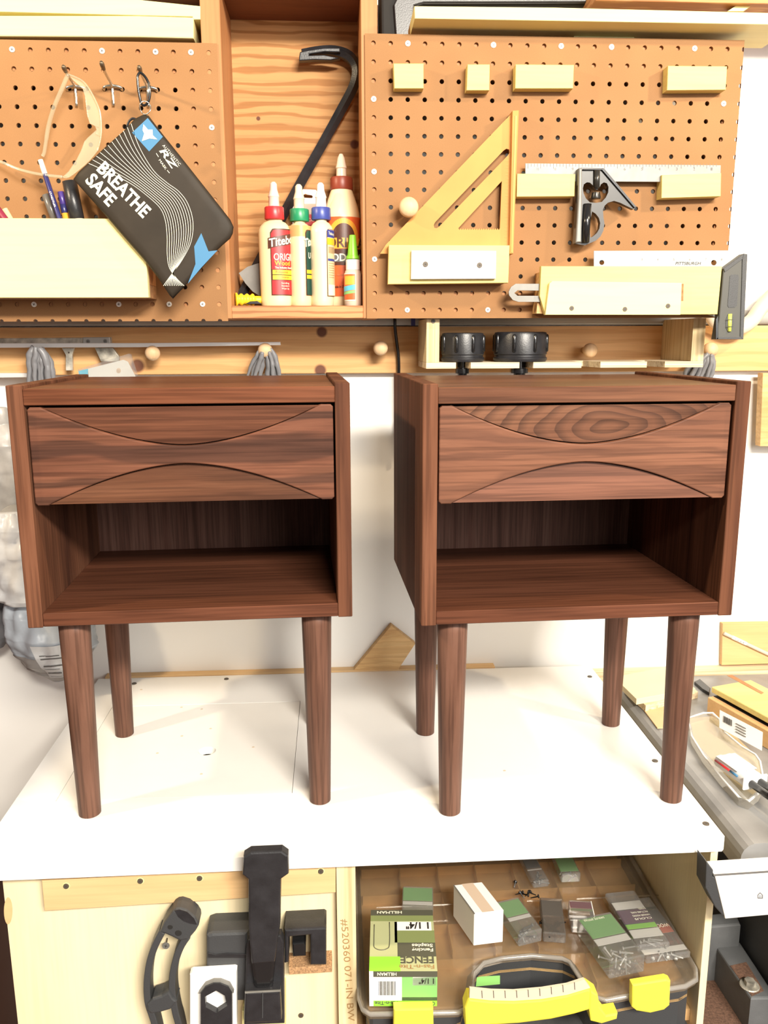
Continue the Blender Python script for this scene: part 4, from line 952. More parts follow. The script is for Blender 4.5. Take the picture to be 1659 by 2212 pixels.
# things at the right end of the wall
tag(tube('vacuum_hose', spline([P(1530,668,1.45), P(1550,697,1.45), P(1590,710,1.45), P(1622,694,1.45), P(1645,664,1.45), P(1690,620,1.452), P(1745,610,1.455), P(1790,660,1.46)], 6), .0125, 'hose_beige', None, 16), 'beige vacuum hose curving past the level square handle', 'hose')
tag(prism('hanging_board', [P(u,v,1.462) for u,v in [(1648,806),(1740,806),(1738,966),(1642,964)]], (0,.018,0), 'offcut', None, .001), 'narrow brown board hanging on the wall under the peg rail', 'board')
# ================================================================== PLASTIC BAGS BEHIND THE LEFT NIGHTSTAND
def bag(name, label, prof, y, mat, amp, freq, seed, ry=.055, grp=None):
    """prof: (left px, right px, row px) down the outline"""
    rings = []
    for l, r, v in prof:
        a, b = P(l, v, y), P(r, v, y); rings.append(((a.x+b.x)/2, y, a.z, max(.004, (b.x-a.x)/2), min(ry, max(.004, (b.x-a.x)/2*.8))))
    rings = rings[::-1]
    t = thing(name, label, 'bag', (rings[0][0], y, rings[0][2]))
    _, f = loft('sack', rings, mat, t, amp, freq, seed)
    return t, f
t, f = bag('plastic_bag', 'pale grey plastic bag hanging slack beside the walnut nightstand', [(-30,18,880),(-32,24,915),(-60,60,960),(-70,90,1020),(-70,95,1080),(-60,95,1140),(-45,80,1175)], 1.458, 'bag_grey', .010, 15, 3, .030)
t, f = bag('plastic_bag', 'crumpled white plastic bag bulging beside the walnut nightstand', [(-20,70,1105),(-40,110,1140),(-30,130,1200),(-30,135,1250),(-15,130,1290),(10,110,1300)], 1.378, 'bag_white', .015, 20, 11, .036)
t, f = bag('shopping_bag', 'full light blue grey shopping bag with printed label hanging lowest', [(10,120,1300),(8,160,1322),(14,205,1365),(28,212,1395),(50,195,1425),(85,165,1450),(115,140,1470)], 1.412, 'bag_blue', .010, 20, 21, .07)
def bagpatch(nm, th0, th1, t0, t1, mat, par, off, n=12):
    bm = bmesh.new(); g = []
    for i in range(n+1):
        row = []
        for j in range(n+1):
            th = th0+(th1-th0)*j/n; p_ = f(th, t0+(t1-t0)*i/n); row.append(bm.verts.new(p_+Vector((math.cos(th), math.sin(th), 0))*off))
        g.append(row)
    for a, b in zip(g, g[1:]):
        for j in range(n): bm.faces.new((a[j], a[j+1], b[j+1], b[j]))
    return mk(nm, bm, mat, par, True)
bagpatch('grey_band', PI*1.02, PI*1.98, .03, .45, 'bag_grey', t, .0012, 24)
lab = bagpatch('label', PI*1.44, PI*1.72, .12, .62, 'bag_white', t, .0022)
for k in range(6): bagpatch('print_line', PI*(1.47), PI*(1.47+.18*(1-.12*(k % 3))), .17+k*.07, .185+k*.07, 'print_grey', lab, .0030, 8)
t, f = bag('plastic_bag', 'dark grey plastic bag end hanging left of the shopping bag', [(-70,-5,1200),(-80,8,1290),(-80,16,1340),(-70,19,1375),(-55,10,1398),(-40,-10,1408)], 1.44, 'bag_dark', .008, 22, 33, .045)
# ================================================================== OFFCUT ON THE WALL
tag(prism('wood_offcut', [P(u,v,1.4825) for u,v in [(845,1351),(897,1391),(858,1450),(762,1450)]], (0,.0165,0), 'offcut', None, .0008), 'triangular pale wood offcut leaning on the wall between the nightstands', 'offcut')
# ================================================================== NIGHTSTANDS
NW, ND, NT, NH, NL = .3936, .3140, .0179, .2913, .2726
def nightstand(label, loc, rz, bow, up, low, topm):
    t = thing('nightstand', label, 'nightstand', loc, rz, None, True)
    z0, z1 = NL, NL+NH
    for x in (0, NW-NT): box('side_panel', x, x+NT, 0, ND, z0, z1, 'walnut_z', t, .0009)
    box('top_panel', NT, NW-NT, .0008, ND, .5408, .5598, topm, t, .0009)
    box('bottom_panel', NT, NW-NT, .0008, ND, z0+.0008, .2905, 'walnut_shelf', t, .0009)
    box('back_panel', NT, NW-NT, .305, .3112, .2905, .5408, 'walnut_back', t, 0)
    # drawer: box, recessed scooped panels and the raised bow-tie front
    dx0, dx1, dz0, dz1 = NT+.0022, NW-NT-.0022, .4225, .5385
    d = box('drawer', dx0+.004, dx1-.004, .022, .28, dz0+.003, dz1-.008, 'walnut_back', t, 0)
    xm = (dx0+dx1)/2; half = (dx1-dx0)/2; ins = .0145; n = 40
    zu, zl = .4912, .4702
    def arc_u(s): return zu+(dz1-zu)*(abs(s)**1.75) if abs(s) < 1 else dz1
    def arc_l(s): return zl-(zl-dz0)*(abs(s)**1.75) if abs(s) < 1 else dz0
    ss = [-1+2*i/n for i in range(n+1)]
    hx = half-ins
    c = .003
    outl = [(dx0, dz0+c), (dx0, dz1-c), (dx0+c, dz1)]+[(xm+s*hx, arc_u(s)) for s in ss]+[(dx1-c, dz1), (dx1, dz1-c), (dx1, dz0+c), (dx1-c, dz0)]+[(xm+s*hx, arc_l(s)) for s in reversed(ss)]+[(dx0+c, dz0)]
    bm = bmesh.new(); b_prism(bm, [Vector((x, .0042, z)) for x, z in outl], Vector((0,.012,0)), .0016, 3)
    mk('bow_tie_front', bm, bow, d, False)
    for nm, pts, m in (('scooped_panel', [(xm+s*hx, arc_u(s)+.0011*(1-s*s)+.0004) for s in ss]+[(dx1-.004, dz1-.001), (dx0+.004, dz1-.001)], up),
                       ('scooped_panel', [(xm+s*hx, arc_l(s)-.0011*(1-s*s)-.0004) for s in reversed(ss)]+[(dx0+.004, dz0+.001), (dx1-.004, dz0+.001)], low)):
        bm = bmesh.new(); top = nm and pts[0][1] > .48
        vs1 = []
        for x, z in pts:                         # the scoop sinks towards the arc
            k = (dz1-z)/(dz1-zu) if top else (z-dz0)/(zl-dz0)
            vs1.append(bm.verts.new((x, .0068+(.0022 if top else .0050)*max(0,k)**1.2, z)))
        cz = (dz1-.001 if top else dz0+.001)
        nn = len(ss)
        base = [bm.verts.new((xm+s*(half-.004), .0066, cz)) for s in (ss if top else list(reversed(ss)))]
        for i in range(nn-1): bm.faces.new((vs1[i], vs1[i+1], base[i+1], base[i]))
        bm.verts.ensure_lookup_table()
        for v_ in vs1[nn:]: bm.verts.remove(v_)
        r = bmesh.ops.extrude_face_region(bm, geom=list(bm.faces))
        bmesh.ops.translate(bm, verts=[g for g in r['geom'] if isinstance(g, bmesh.types.BMVert)], vec=(0,.006,0))
        mk(nm, bm, m, d)
    for lx in (.0446, NW-.0446):
        for ly in (.0366, .264):
            bm = bmesh.new(); b_lathe(bm, (lx, ly, 0), [(.0128,0),(.0142,.0012),(.0192,.255),(.0195,NL+.0006)], 28); mk('leg', bm, 'walnut_leg', t, True)
    return t
TT = .9
nightstand('walnut nightstand in front of the hanging plastic bags, straight grain above its drawer waist', (-.3732, .98544, TT), .04033, 'walnut_bow', 'walnut_scoop', 'walnut_x', 'walnut_x_red')
nightstand('walnut nightstand below the plywood cap shelf, swirled grain at the top of its drawer', (.1028, .95927, TT), .03391, 'walnut_bow_light', 'walnut_figured', 'walnut_scoop_low', 'walnut_x')
# ================================================================== BENCH
bn = thing('workbench', 'white laminate workbench with inset plate and plywood base under the nightstands', 'workbench', (0, 1.2, 0))
TX0, TX1, TY0, TY1, TTH = -.4415, .4835, .9140, 1.4790, .0185
pr_, pl_, pt_, pb_ = G(648,1515,TT).x, G(232,1545,TT).x, G(648,1515,TT).y, G(641,1712,TT).y
def ring_holes(bm, x0, x1, y0, y1, ix0, ix1, iy0, iy1, z0, z1):
    for (a, b, c, d) in ((x0, x1, y0, iy0), (x0, x1, iy1, y1), (x0, ix0, iy0, iy1), (ix1, x1, iy0, iy1)): b_box(bm, a, b, c, d, z0, z1)
bm = bmesh.new(); gp = .0007
o4 = [(TX0,TY0),(TX1-.004,TY0),(TX1,TY0+.004),(TX1,TY1),(TX0,TY1)]
i4 = [(pl_-gp,pb_-gp),(pr_+gp,pb_-gp),(pr_+gp,pt_+gp),(pl_-gp,pt_+gp)]
b_prism(bm, [Vector((x,y,TT)) for x,y in o4], Vector((0,0,-TTH)), 0, 2, [[Vector((x,y,TT)) for x,y in i4]])
top = mk('bench_top', bm, 'laminate', bn)
hc = G(447,1622,TT)
bm = bmesh.new(); b_prism(bm, [Vector((x,y,TT-.0002)) for x,y in [(pl_,pb_),(pr_,pb_),(pr_,pt_),(pl_,pt_)]], Vector((0,0,-.012)), 0, 2, [[Vector((hc.x+.0135*math.cos(2*PI*k/28), hc.y+.0135*math.sin(2*PI*k/28), TT-.0002)) for k in range(28)]])
ip = mk('inset_plate', bm, 'laminate_inset', bn)
for x0_, x1_ in ((pl_-.02, hc.x-.03), (hc.x+.03, pr_+.02)): box('plate_support', x0_, x1_, pb_-.02, pt_+.02, TT-.033, TT-.0187, 'birch_ply', bn, 0)
for u, v in ((393,1590),(455,1574),(340,1627),(547,1614),(435,1672),(305,1490),(1090,1665),(392,1528),(436,1532)):
    pnt = G(u, v, TT); bm = bmesh.new(); b_disc(bm, (pnt.x, pnt.y, TT), (0,0,1), .0022, .0003, 10); mk('plug', bm, 'beige_trim', bn)
for u, v in ((290,1477),(489,1467),(1274,1462),(1415,1644),(1525,1780)):
    screw(G(u,v,TT), (0,0,1), .0044, 'screw_dark', bn)
# base
YB0 = .930
LX0, LX1 = -.416, -.0055
box('front_panel', LX0, LX1, YB0+.012, YB0+.030, .0, TT-TTH-.0005, 'birch_ply', bn, 0)
box('divider', -.0053, .0185, YB0, 1.45, .0, TT-TTH-.0005, 'ply_edge', bn, .0003)
box('side_panel', .4735, .4885-.0055, YB0, 1.45, .0, TT-TTH-.0005, 'birch_ply', bn, .0003)
box('side_panel', LX0, LX0+.018, YB0+.0302, 1.45, .0, TT-TTH-.0005, 'birch_ply', bn, .0003)
box('back_panel', .0187, .4733, 1.432, 1.45, .0, TT-TTH-.0005, 'orange_ply', bn, 0)
cl0, cl1 = P(92,1935,YB0-.001), P(725,1890,YB0-.001)
pxprism('rail_cleat', [(90,1903),(725,1868),(725,1928),(96,1968)], YB0-.002, .0138, 'cleat', bn, .0006)
for u, v in ((143,1914),(303,1903),(431,1897),(693,1882)): 
    p_ = P(u,v,YB0-.002)
    bm = bmesh.new(); b_disc(bm, p_, (0,-1,0), .0046, .0002, 16); mk('screw_recess', bm, 'poplar_pale', bn)
    screw(p_+Vector((0,-.0002,0)), (0,-1,0), .0036, 'screw_dark', bn)
screw(P(650,2193,YB0+.012), (0,-1,0), .0036, 'screw_dark', bn)
prism('wood_plug', [P(18+9*math.cos(2*PI*k/20), 1967+29*math.sin(2*PI*k/20), YB0+.012) for k in range(20)], (0,-.0008,0), 'cleat', bn)
# printed stock number running down the divider edge
A, B = P(735,1986,YB0-.0003), P(752,2230,YB0-.0003)
xa = (B-A).normalized(); ya = Vector((0,1,0)).cross(xa)
if ya.x < 0: ya = -ya
text('lettering', '#520360 071-IN BW C', flat_fn(A+Vector((.001,0,0)), xa, ya), 'print_tan', bn, 0, (B-A).length, .0085)
# shelf runners and floor of the open bay
box('bay_shelf', .0187, .4733, .95, 1.431, .600, .618, 'orange_ply', bn, 0)
tag(box('wall_cleat', -.43, .30, 1.4805, YW-.0005, .875, .9025, 'cleat', None, .0005), 'thin orange wooden strip along the wall behind the bench top', 'strip')
# ================================================================== CLAMP PARTS ON THE FRONT PANEL
q4 = .123
A4 = lambda a, b: (280+a*q4, 1940+b*q4)
YFp = YB0+.0118                                  # face of the front panel
gh = thing('curved_handle', 'black curved loop handle hanging on a screw on the plywood front panel', 'handle', (P(350,2230,.915).x, .92, P(350,2330,.915).z))
prism('end_block', [P(*A4(*c),.905) for c in [(750,235),(810,195),(880,185),(1010,225),(1150,345),(1200,430),(1208,500),(1150,600),(1030,740),(880,760),(740,690),(620,640),(520,610),(600,440)]], (0,.024,0), 'charcoal', gh, .003)
prism('end_face', [P(*A4(*c),.9045) for c in [(790,220),(880,205),(1010,245),(1130,360),(1180,470),(1060,450),(950,410),(850,330)]], (0,.0006,0), 'black_plastic', gh)
def rail_(nm, pts, w, y, d):
    cs = [Vector((a,b,0)) for a,b in pts]; sp = spline(cs, 5); L_, R__ = [], []
    for i, c in enumerate(sp):
        dd = (sp[min(i+1,len(sp)-1)]-sp[max(i-1,0)]).normalized(); nn = Vector((-dd.y, dd.x, 0))*w/2
        L_.append(A4(c.x+nn.x, c.y+nn.y)); R__.append(A4(c.x-nn.x, c.y-nn.y))
    return prism(nm, [P(u,v,y) for u,v in L_+R__[::-1]], (0,d,0), 'charcoal', gh, .0012)
rail_('side_rail', [(570,600),(440,860),(350,1130),(305,1420),(300,1680),(325,1880),(380,2050),(440,2240),(520,2600)], 118, .909, .02)
rail_('side_rail', [(1010,690),(900,860),(815,1080),(755,1350),(742,1600),(770,1850),(810,2060),(860,2240),(930,2600)], 120, .909, .02)
prism('cross_bar', [P(*A4(*c),.906) for c in [(300,1880),(400,1770),(560,1720),(690,1640),(760,1760),(830,1820),(720,1960),(520,2020),(380,2040),(300,1980)]], (0,.022,0), 'charcoal', gh, .0025)
prism('cross_bar', [P(*A4(*c),.909) for c in [(480,2560),(930,2560),(940,2680),(500,2680)]], (0,.02,0), 'charcoal', gh, .0015)
for c, r in (((712,510),.0032),((855,615),.0042)):
    bm = bmesh.new(); b_disc(bm, P(*A4(*c),.905), (0,-1,0), r, .0004, 14); mk('screw_hole', bm, 'dark_gap', gh)
hk = thing('hanging_screw', 'small screw in the front panel carrying the curved handle', 'screw', P(*A4(640,850),YFp-.004))
tube('shank', [P(*A4(660,700),YFp+.001), P(*A4(640,830),YFp-.012)], .0010, 'screw_dark', hk, 8)
screw(P(*A4(638,832),YFp-.012), (0,-1,0), .0046, 'steel_satin', hk)
q5 = .30139
A5 = lambda a, b: (280+a*q5, 1820+b*q5)
pp5 = lambda nm, pts, y, d, m, par, bev=.0015, holes=(): prism(nm, [P(*A5(*c),y) for c in pts], (0,d,0), m, par, bev, [[P(*A5(*c),y) for c in h] for h in holes])
lc = thing('lever_clamp', 'black plastic lever clamp with upright paddle fixed to the plywood front panel', 'clamp', (P(575,2250,.90).x, .90, P(575,2290,.90).z))
pp5('body', [(548,665),(590,650),(850,640),(850,1140),(770,1140),(548,1130)], .905, .0365, 'charcoal', lc, .004)
pp5('body_ridge', [(560,790),(620,805),(700,795),(850,800),(850,830),(560,830)], .9035, .002, 'black_plastic', lc, .0006)
pp5('side_jaw', [(1110,625),(1395,610),(1410,620),(1410,880),(1295,880),(1295,665),(1140,680),(1140,860),(1110,870)], .907, .0345, 'black_plastic', lc, .0025)
pp5('side_jaw_block', [(1165,725),(1250,715),(1262,740),(1262,815),(1170,820)], .915, .027, 'black_gloss', lc, .002)
pp5('cheek', [(835,760),(850,700),(1085,665),(1105,720),(1110,1300),(820,1310)], .893, .012, 'black_plastic', lc, .002)
# the lever: a paddle that stands up in front of the bench top edge
lev = [(815,104),(865,72),(1090,62),(1136,95),(1140,228),(1085,266),(1078,600),(1060,720),(1040,860),(875,875),(862,740),(852,600),(848,266),(806,232)]
pp5('lever', lev, .876, .013, 'black_plastic', lc, .0025)
pp5('lever_knuckle', [(860,700),(1062,690),(1045,860),(1025,1060),(895,1060),(868,860)], .884, .016, 'black_gloss', lc, .004)
pp5('foot', [(825,1075),(1080,1062),(1090,1275),(1075,1290),(830,1300),(818,1280)], .878, .026, 'black_plastic', lc, .003)
pp5('foot_rim', [(825,1075),(1080,1062),(1082,1072),(825,1086)], .8765, .002, 'steel_satin', lc, .0005)
pp5('foot_web', [(948,1072),(958,1072),(956,1260),(946,1260)], .8765, .002, 'charcoal', lc, .0005)
pp5('mount_plate', [(805,1210),(1110,1120),(1112,1420),(805,1420)], .9055, .036, 'poplar_pale', lc, .001)
hx = [(620,1062),(683,1098),(700,1170),(622,1222),(545,1180),(540,1105)]
pc = thing('clamp_plate', 'white painted wooden plate on the front panel behind the hex-hole strap', 'plate', (P(458,2250,.92).x, .92, P(458,2300,.92).z))
pp5('plate', [(430,950),(445,942),(750,924),(765,930),(768,1420),(430,1420)], .893, .0118, 'card_white', pc, .002)
stp = thing('hex_strap', 'black plastic strap with hexagonal hole on the white wooden plate', 'strap', (P(466,2250,.91).x, .912, P(466,2300,.91).z))
pp5('strap', [(510,1080),(545,1035),(600,1012),(650,1012),(705,1035),(733,1080),(735,1420),(510,1420)], .884, .0085, 'black_plastic', stp, 0, [hx])
pp5('strap_rim', [(495,1085),(540,1025),(600,1000),(650,1000),(715,1025),(745,1080),(733,1080),(705,1037),(650,1014),(600,1014),(545,1037),(510,1082)], .886, .0068, 'steel_satin', stp, .0)
tag(prism('particle_strip', [P(*A5(*c),.915) for c in [(1140,900),(1450,880),(1452,930),(1142,948)]], (0,.0265,0), 'particle', None, .0006), 'short brown particle board strip beside the black clamp jaw', 'strip')
# ================================================================== ORGANIZER CASE
ZO = .70
og = thing('organizer_case', 'parts organizer with smoky clear lid, black body and yellow latches in the bench bay', 'organizer', (.25, 1.05, .6185))
lid_px = [(776,2150),(784,2172),(800,2182),(990,2178),(1010,2168),(1018,2140),(1024,2095),(1045,2072),(1085,2062),(1150,2056),(1215,2062),(1232,2070),(1255,2105),(1288,2146),(1310,2152),(1400,2134),(1480,2122),(1504,2108),(1503,2085)]
lid = [G(u,v,ZO) for u,v in lid_px]
xl, xr = lid[0].x, lid[-1].x
outl = lid+[Vector((xr,1.235,ZO)), Vector((xr-.012,1.247,ZO)), Vector((xl+.012,1.247,ZO)), Vector((xl,1.235,ZO))]
tube('lid_rim', [p+Vector((0,0,-.006)) for p in outl], .0032, 'lid_edge', og, 8, True)
prism('lid', outl, (0,0,-.013), 'smoky_lid', og, .0025)
def inset(pts, d):
    c = sum(pts, Vector())/len(pts); out = []
    n = len(pts)
    for i in range(n):
        a, b, e = pts[i-1], pts[i], pts[(i+1) % n]
        n1 = (b-a).cross(Vector((0,0,1))).normalized(); n2 = (e-b).cross(Vector((0,0,1))).normalized(); m = (n1+n2)
        m = m.normalized() if m.length > 1e-5 else n1
        out.append(b-m*d/max(.5, m.dot(n1)))
    return out
area = sum(outl[i].x*outl[(i+1) % len(outl)].y-outl[(i+1) % len(outl)].x*outl[i].y for i in range(len(outl)))
ins = inset(outl, .009 if area > 0 else -.009)
prism('tray_floor', [Vector((p.x,p.y,.668)) for p in ins], (0,0,-.004), 'organizer_base', og)
prism('body', [Vector((p.x,p.y,.6635)) for p in ins], (0,0,-.0445), 'charcoal', og)
bm = bmesh.new()                                  # body side walls up to the lid
for i in range(len(ins)):
    a, b = ins[i], ins[(i+1) % len(ins)]
    bm.faces.new([bm.verts.new((a.x,a.y,.6642)), bm.verts.new((b.x,b.y,.6642)), bm.verts.new((b.x,b.y,.6865)), bm.verts.new((a.x,a.y,.6865))])
mk('body_wall', bm, 'charcoal', og)
for k in range(1, 7):
    x = xl+.012+(xr-xl-.024)*k/7; box('tray_divider', x-.0008, x+.0008, 1.0 if 2 <= k <= 4 else .93, 1.23, .6682, .684, 'organizer_base', og, 0)
for y in (.985, 1.055, 1.125, 1.19): box('tray_divider', xl+.012, xr-.012, y-.0008, y+.0008, .6682, .684, 'organizer_base', og, 0)
for k in range(6):
    x = xl+.03+(xr-xl-.06)*k/5.2; box('lid_rib', x, x+.052, 1.075, 1.0762, ZO+.0001, ZO+.0012, 'smoky_lid', og, 0)
def latch(pts, nm='latch'):
    prism(nm, [P(u,v,.872) for u,v in pts], (0,.012,0), 'vivid_yellow', og, .002)
latch([(851,2181),(936,2179),(938,2260),(850,2262)]); 
prism('latch', [P(u,v,.880) for u,v in [(1366,2128),(1440,2116),(1449,2120),(1447,2172),(1435,2182),(1405,2189),(1375,2184),(1365,2176)]], (0,.010,0), 'vivid_yellow', og, .002)
# carrying handle: a bowed yellow bar with a beige scale on top
hcurve = [(1012,2158),(1060,2163),(1110,2164),(1170,2160),(1225,2150),(1272,2136)]
hb = [P(u,v,.862) for u,v in hcurve]+[P(1292,2150,.862),P(1288,2178,.862),P(1240,2192,.862),P(1190,2203,.862),P(1120,2212,.862),P(1050,2216,.862),P(1006,2222,.862),P(1004,2180,.862)]
prism('handle', hb, (0,.018,0), 'vivid_yellow', og, .003)
prism('handle_end', [P(u,v,.861) for u,v in [(1275,2140),(1292,2150),(1296,2176),(1310,2194),(1335,2190),(1333,2202),(1300,2212),(1276,2206),(1272,2180)]], (0,.018,0), 'vivid_yellow', og, .002)
hs_ = [P(u,v,.8612) for u,v in [(1015,2136),(1062,2141),(1110,2142),(1170,2137),(1225,2128),(1262,2116),(1275,2134),(1225,2149),(1170,2158),(1110,2162),(1060,2161),(1014,2156)]]
prism('handle_scale', hs_, (0,.004,.0), 'beige_trim', og)
for k in range(9):
    u = 1040+k*25; v0 = 2138-(.0008*(u-1090)**2 if u > 1090 else 0); prism('scale_tick', [P(a,b,.8609) for a,b in [(u,v0+2),(u+1.6,v0+2),(u+2.6,v0+18),(u+1,v0+18)]], (0,.0002,0), 'tick', og)
prism('note_tape', [P(u,v,.885) for u,v in [(1030,2112),(1040,2110),(1080,2108),(1080,2126),(1028,2131)]], (0,.0006,0), 'leaf_green', og)
box('second_case_body', xl+.01, xr-.01, .885, 1.2, .6186, .6190, 'charcoal', og, 0)
# ------------------------------------------------------------------ things on the lid
ZL_ = ZO+.0026
def on_lid(fl, fr, h, depth, z=ZL_):
    """frame of a box lying on the lid: front-left and front-right bottom corners in the photo, height, depth"""
    a, b = G(*fl, z), G(*fr, z); ex = (b-a).normalized(); ey = Vector((-ex.y, ex.x, 0))
    return a, ex, ey, (b-a).length
def obox(nm, a, ex, ey, w, d, h, mat, par, dz=0.0, bev=.0006, inset_=0.0):
    bm = bmesh.new(); b_box(bm, inset_, w-inset_, inset_, d-inset_, dz, dz+h, bev, 1)
    for v in bm.verts: v.co = a+ex*v.co.x+ey*v.co.y+Vector((0,0,v.co.z))
    return mk(nm, bm, mat, par)
def strip(nm, a, ex, ey, w, d, z, x0, x1, y0, y1, mat, par, t=.0003):
    """printed patch on the top of a box, in fractions of its width and depth"""
    bm = bmesh.new(); b_box(bm, x0*w, x1*w, y0*d, y1*d, z, z+t)
    for v in bm.verts: v.co = a+ex*v.co.x+ey*v.co.y+Vector((0,0,v.co.z))
    return mk(nm, bm, mat, par)
def fstrip(nm, a, ex, ey, w, h, x0, x1, z0, z1, mat, par, t=.0003):
    bm = bmesh.new(); b_box(bm, x0*w, x1*w, -t, 0, z0*h, z1*h)
    for v in bm.verts: v.co = a+ex*v.co.x+ey*v.co.y+Vector((0,0,v.co.z))
    return mk(nm, bm, mat, par)
def up_text(s, a, ex, ey, w, d, z, x1, y1, wid, hgt, mat, par, bold=.02):
    """text on a box top that reads upside down from the bench front: starts at fraction (x1, y1) and runs towards -x"""
    o = a+ex*(x1*w)+ey*(y1*d)+Vector((0,0,z))
    return text('lettering', s, lambda x, y: o-ex*x-ey*y, mat, par, bold, wid*w, hgt*d)
def fr_text(s, a, ex, w, h, x1, z1, wid, hgt, mat, par, ey=None, bold=.02):
    o = a+ex*(x1*w)+Vector((0,0,z1*h))-ey*.0006
    return text('lettering', s, lambda x, y: o-ex*x-Vector((0,0,1))*y, mat, par, bold, wid*w, hgt*h)
# staples carton
a, ex, ey, w = on_lid((798,2173), (944,2173), 0, 0); hC = P(798,2098,a.y).z-ZL_; dC = (G(806,1966,ZL_+hC)-G(798,2098,ZL_+hC)).length
sb_ = thing('staples_carton', 'green and olive fencing staples carton lying on the organizer lid', 'carton', a+ex*w/2)
obox('carton', a, ex, ey, w, dC, hC, 'olive_pale', sb_)
T_ = lambda *k: strip('printed_patch', a, ex, ey, w, dC, hC, *k, sb_)
T_(0,1,.90,1,'olive_dark'); T_(.0,1,.80,.90,'olive'); T_(0,.42,.22,.80,'olive_pale'); T_(.38,.96,.64,.79,'card_white'); T_(.38,1,.44,.64,'olive'); T_(.42,1,.22,.44,'olive_dark'); T_(0,.46,.0,.22,'lime'); T_(.46,1,.0,.22,'olive_pale')
up_text('HILLMAN', a, ex, ey, w, dC, hC+.0006, .50, .975, .40, .045, 'print_cream', sb_)
up_text('1 1/4"', a, ex, ey, w, dC, hC+.0006, .92, .775, .36, .115, 'print_black', sb_, .03)
up_text('Fencing', a, ex, ey, w, dC, hC+.0006, .96, .345, .32, .05, 'print_cream', sb_); up_text('Staples', a, ex, ey, w, dC, hC+.0006, .96, .415, .32, .05, 'print_cream', sb_)
up_text('FENCE', a, ex, ey, w, dC, hC+.0006, .96, .215, .50, .105, 'olive_dark', sb_, .03); up_text('Fas-n-Tite', a, ex, ey, w, dC, hC+.0006, .96, .09, .52, .06, 'print_tan', sb_)
# printed staple outline on the top
cp = [(.30,.78),(.30,.42),(.26,.34),(.16,.32),(.07,.36),(.06,.46),(.06,.74)]
pts = [a+ex*(x*w)+ey*(y*dC)+Vector((0,0,hC+.0004)) for x, y in cp]
tube('staple_print', spline(pts, 4), .0006, 'olive_dark', sb_, 6)
Fs = lambda *k: fstrip('printed_patch', a, ex, ey, w, hC, *k, sb_)
Fs(.06,1,.84,1,'olive_dark'); Fs(.06,.48,.16,.84,'card_white'); Fs(.48,1,.16,.84,'leaf_green'); Fs(.64,.98,.60,.84,'card_white'); Fs(.06,1,.0,.16,'lime'); Fs(.48,1,.16,.26,'olive_dark'); Fs(0,.06,0,1,'card_white')
for k in range(14): fstrip('bar_code', a-ey*.0004, ex, ey, w, hC, .14+k*.018, .14+k*.018+(.010 if k % 3 else .005), .32, .72, 'print_black', sb_)
fr_text('HILLMAN', a, ex, w, hC, .40, .97, .28, .09, 'print_cream', sb_, ey); fr_text('1 1/4"', a, ex, w, hC, .95, .80, .22, .16, 'print_black', sb_, ey); fr_text('CERCA', a, ex, w, hC, .97, .13, .25, .11, 'olive_dark', sb_, ey); fr_text('Fas-n-Tite', a, ex, w, hC, .42, .14, .34, .10, 'olive_dark', sb_, ey)
# white carton
a = G(1023,2043,ZL_); b = G(1086,2035,ZL_); c = G(979,1979,ZL_)
ex = (b-a).normalized(); ey = (c-a).normalized(); w = (b-a).length; d = (c-a).length; h = (P(1028,1973,a.y).z-ZL_)
wc = thing('white_carton', 'small plain white cardboard carton sealed with tan tape', 'carton', a+ex*w/2)
obox('carton', a, ex, ey, w, d, h, 'carton_white', wc)
strip('tape', a, ex, ey, w, d, h, .28, .68, 0, 1, 'tape_tan', wc); 
strip('flap_edge', a, ex, ey, w, d, h, -.015, .02, -.02, 1, 'print_grey', wc)
# clear packs
def clear_pack(label, fl, fr, d, h, bands, contents=None, dz=0.0, z=None, name='hardware_pack', shell='clear_plastic', ground=None):
    zz_ = ZL_+dz; a, ex, ey, w = on_lid(fl, fr, 0, 0, zz_)
    t = thing(name, label, 'packaging', a+ex*w/2)
    obox('shell', a, ex, ey, w, d, h, shell, t, 0, .0018)
    for y0, y1, m in bands: obox('card_band', a+ey*(y0*d), ex, ey, w, (y1-y0)*d, .0006, m, t, h-.0024, 0, .0012)
    if contents:
        rng = random.Random(len(label)); mt, n, y0, y1 = contents
        for k in range(n):
            c_ = a+ex*(w*(.15+.7*rng.random()))+ey*(d*(y0+(y1-y0)*rng.random()))+Vector((0,0,.0035+rng.random()*max(.001, h-.009)))
            dr = Vector((rng.uniform(-1,1), rng.uniform(-1,1), rng.uniform(-.3,.3))).normalized()*min(.009, w*.25)
            bm = bmesh.new(); b_tube(bm, [c_-dr, c_+dr*.8, c_+dr*.82, c_+dr], [.0010,.0012,.0026,.0026], 7); mk('screw', bm, mt, t, True)
    return t, a, ex, ey, w
clear_pack('clear hardware pack with green and white card beside the white carton', (1120,2047), (1171,2034), .072, .020, [(.52,.98,'leaf_green'),(.40,.52,'card_white')], ('steel_satin',7,.08,.36))
clear_pack('smoky hardware pack full of black screws standing between two packs', (1172,2036), (1222,2040), .075, .016, [(.5,.95,'print_grey')], ('black_gloss',14,.08,.45), shell='smoky_pouch')
t, a, ex, ey, w = clear_pack('clear pack with maroon and green card and a white side', (1234,2016), (1285,2019), .040, .024, [(.60,.98,'maroon'),(.45,.60,'olive')])
bm = bmesh.new(); b_box(bm, w-.0008, w+.0002, 0, .04, .001, .023)
for v in bm.verts: v.co = a+ex*v.co.x+ey*v.co.y+Vector((0,0,v.co.z))
mk('white_side', bm, 'card_white', t)
t, a, ex, ey, w = clear_pack('clear box of silver screws with green and white card near the latch', (1316,2117), (1392,2100), .088, .026, [(.52,.98,'leaf_green'),(.36,.52,'card_white')], ('steel',16,.05,.34))
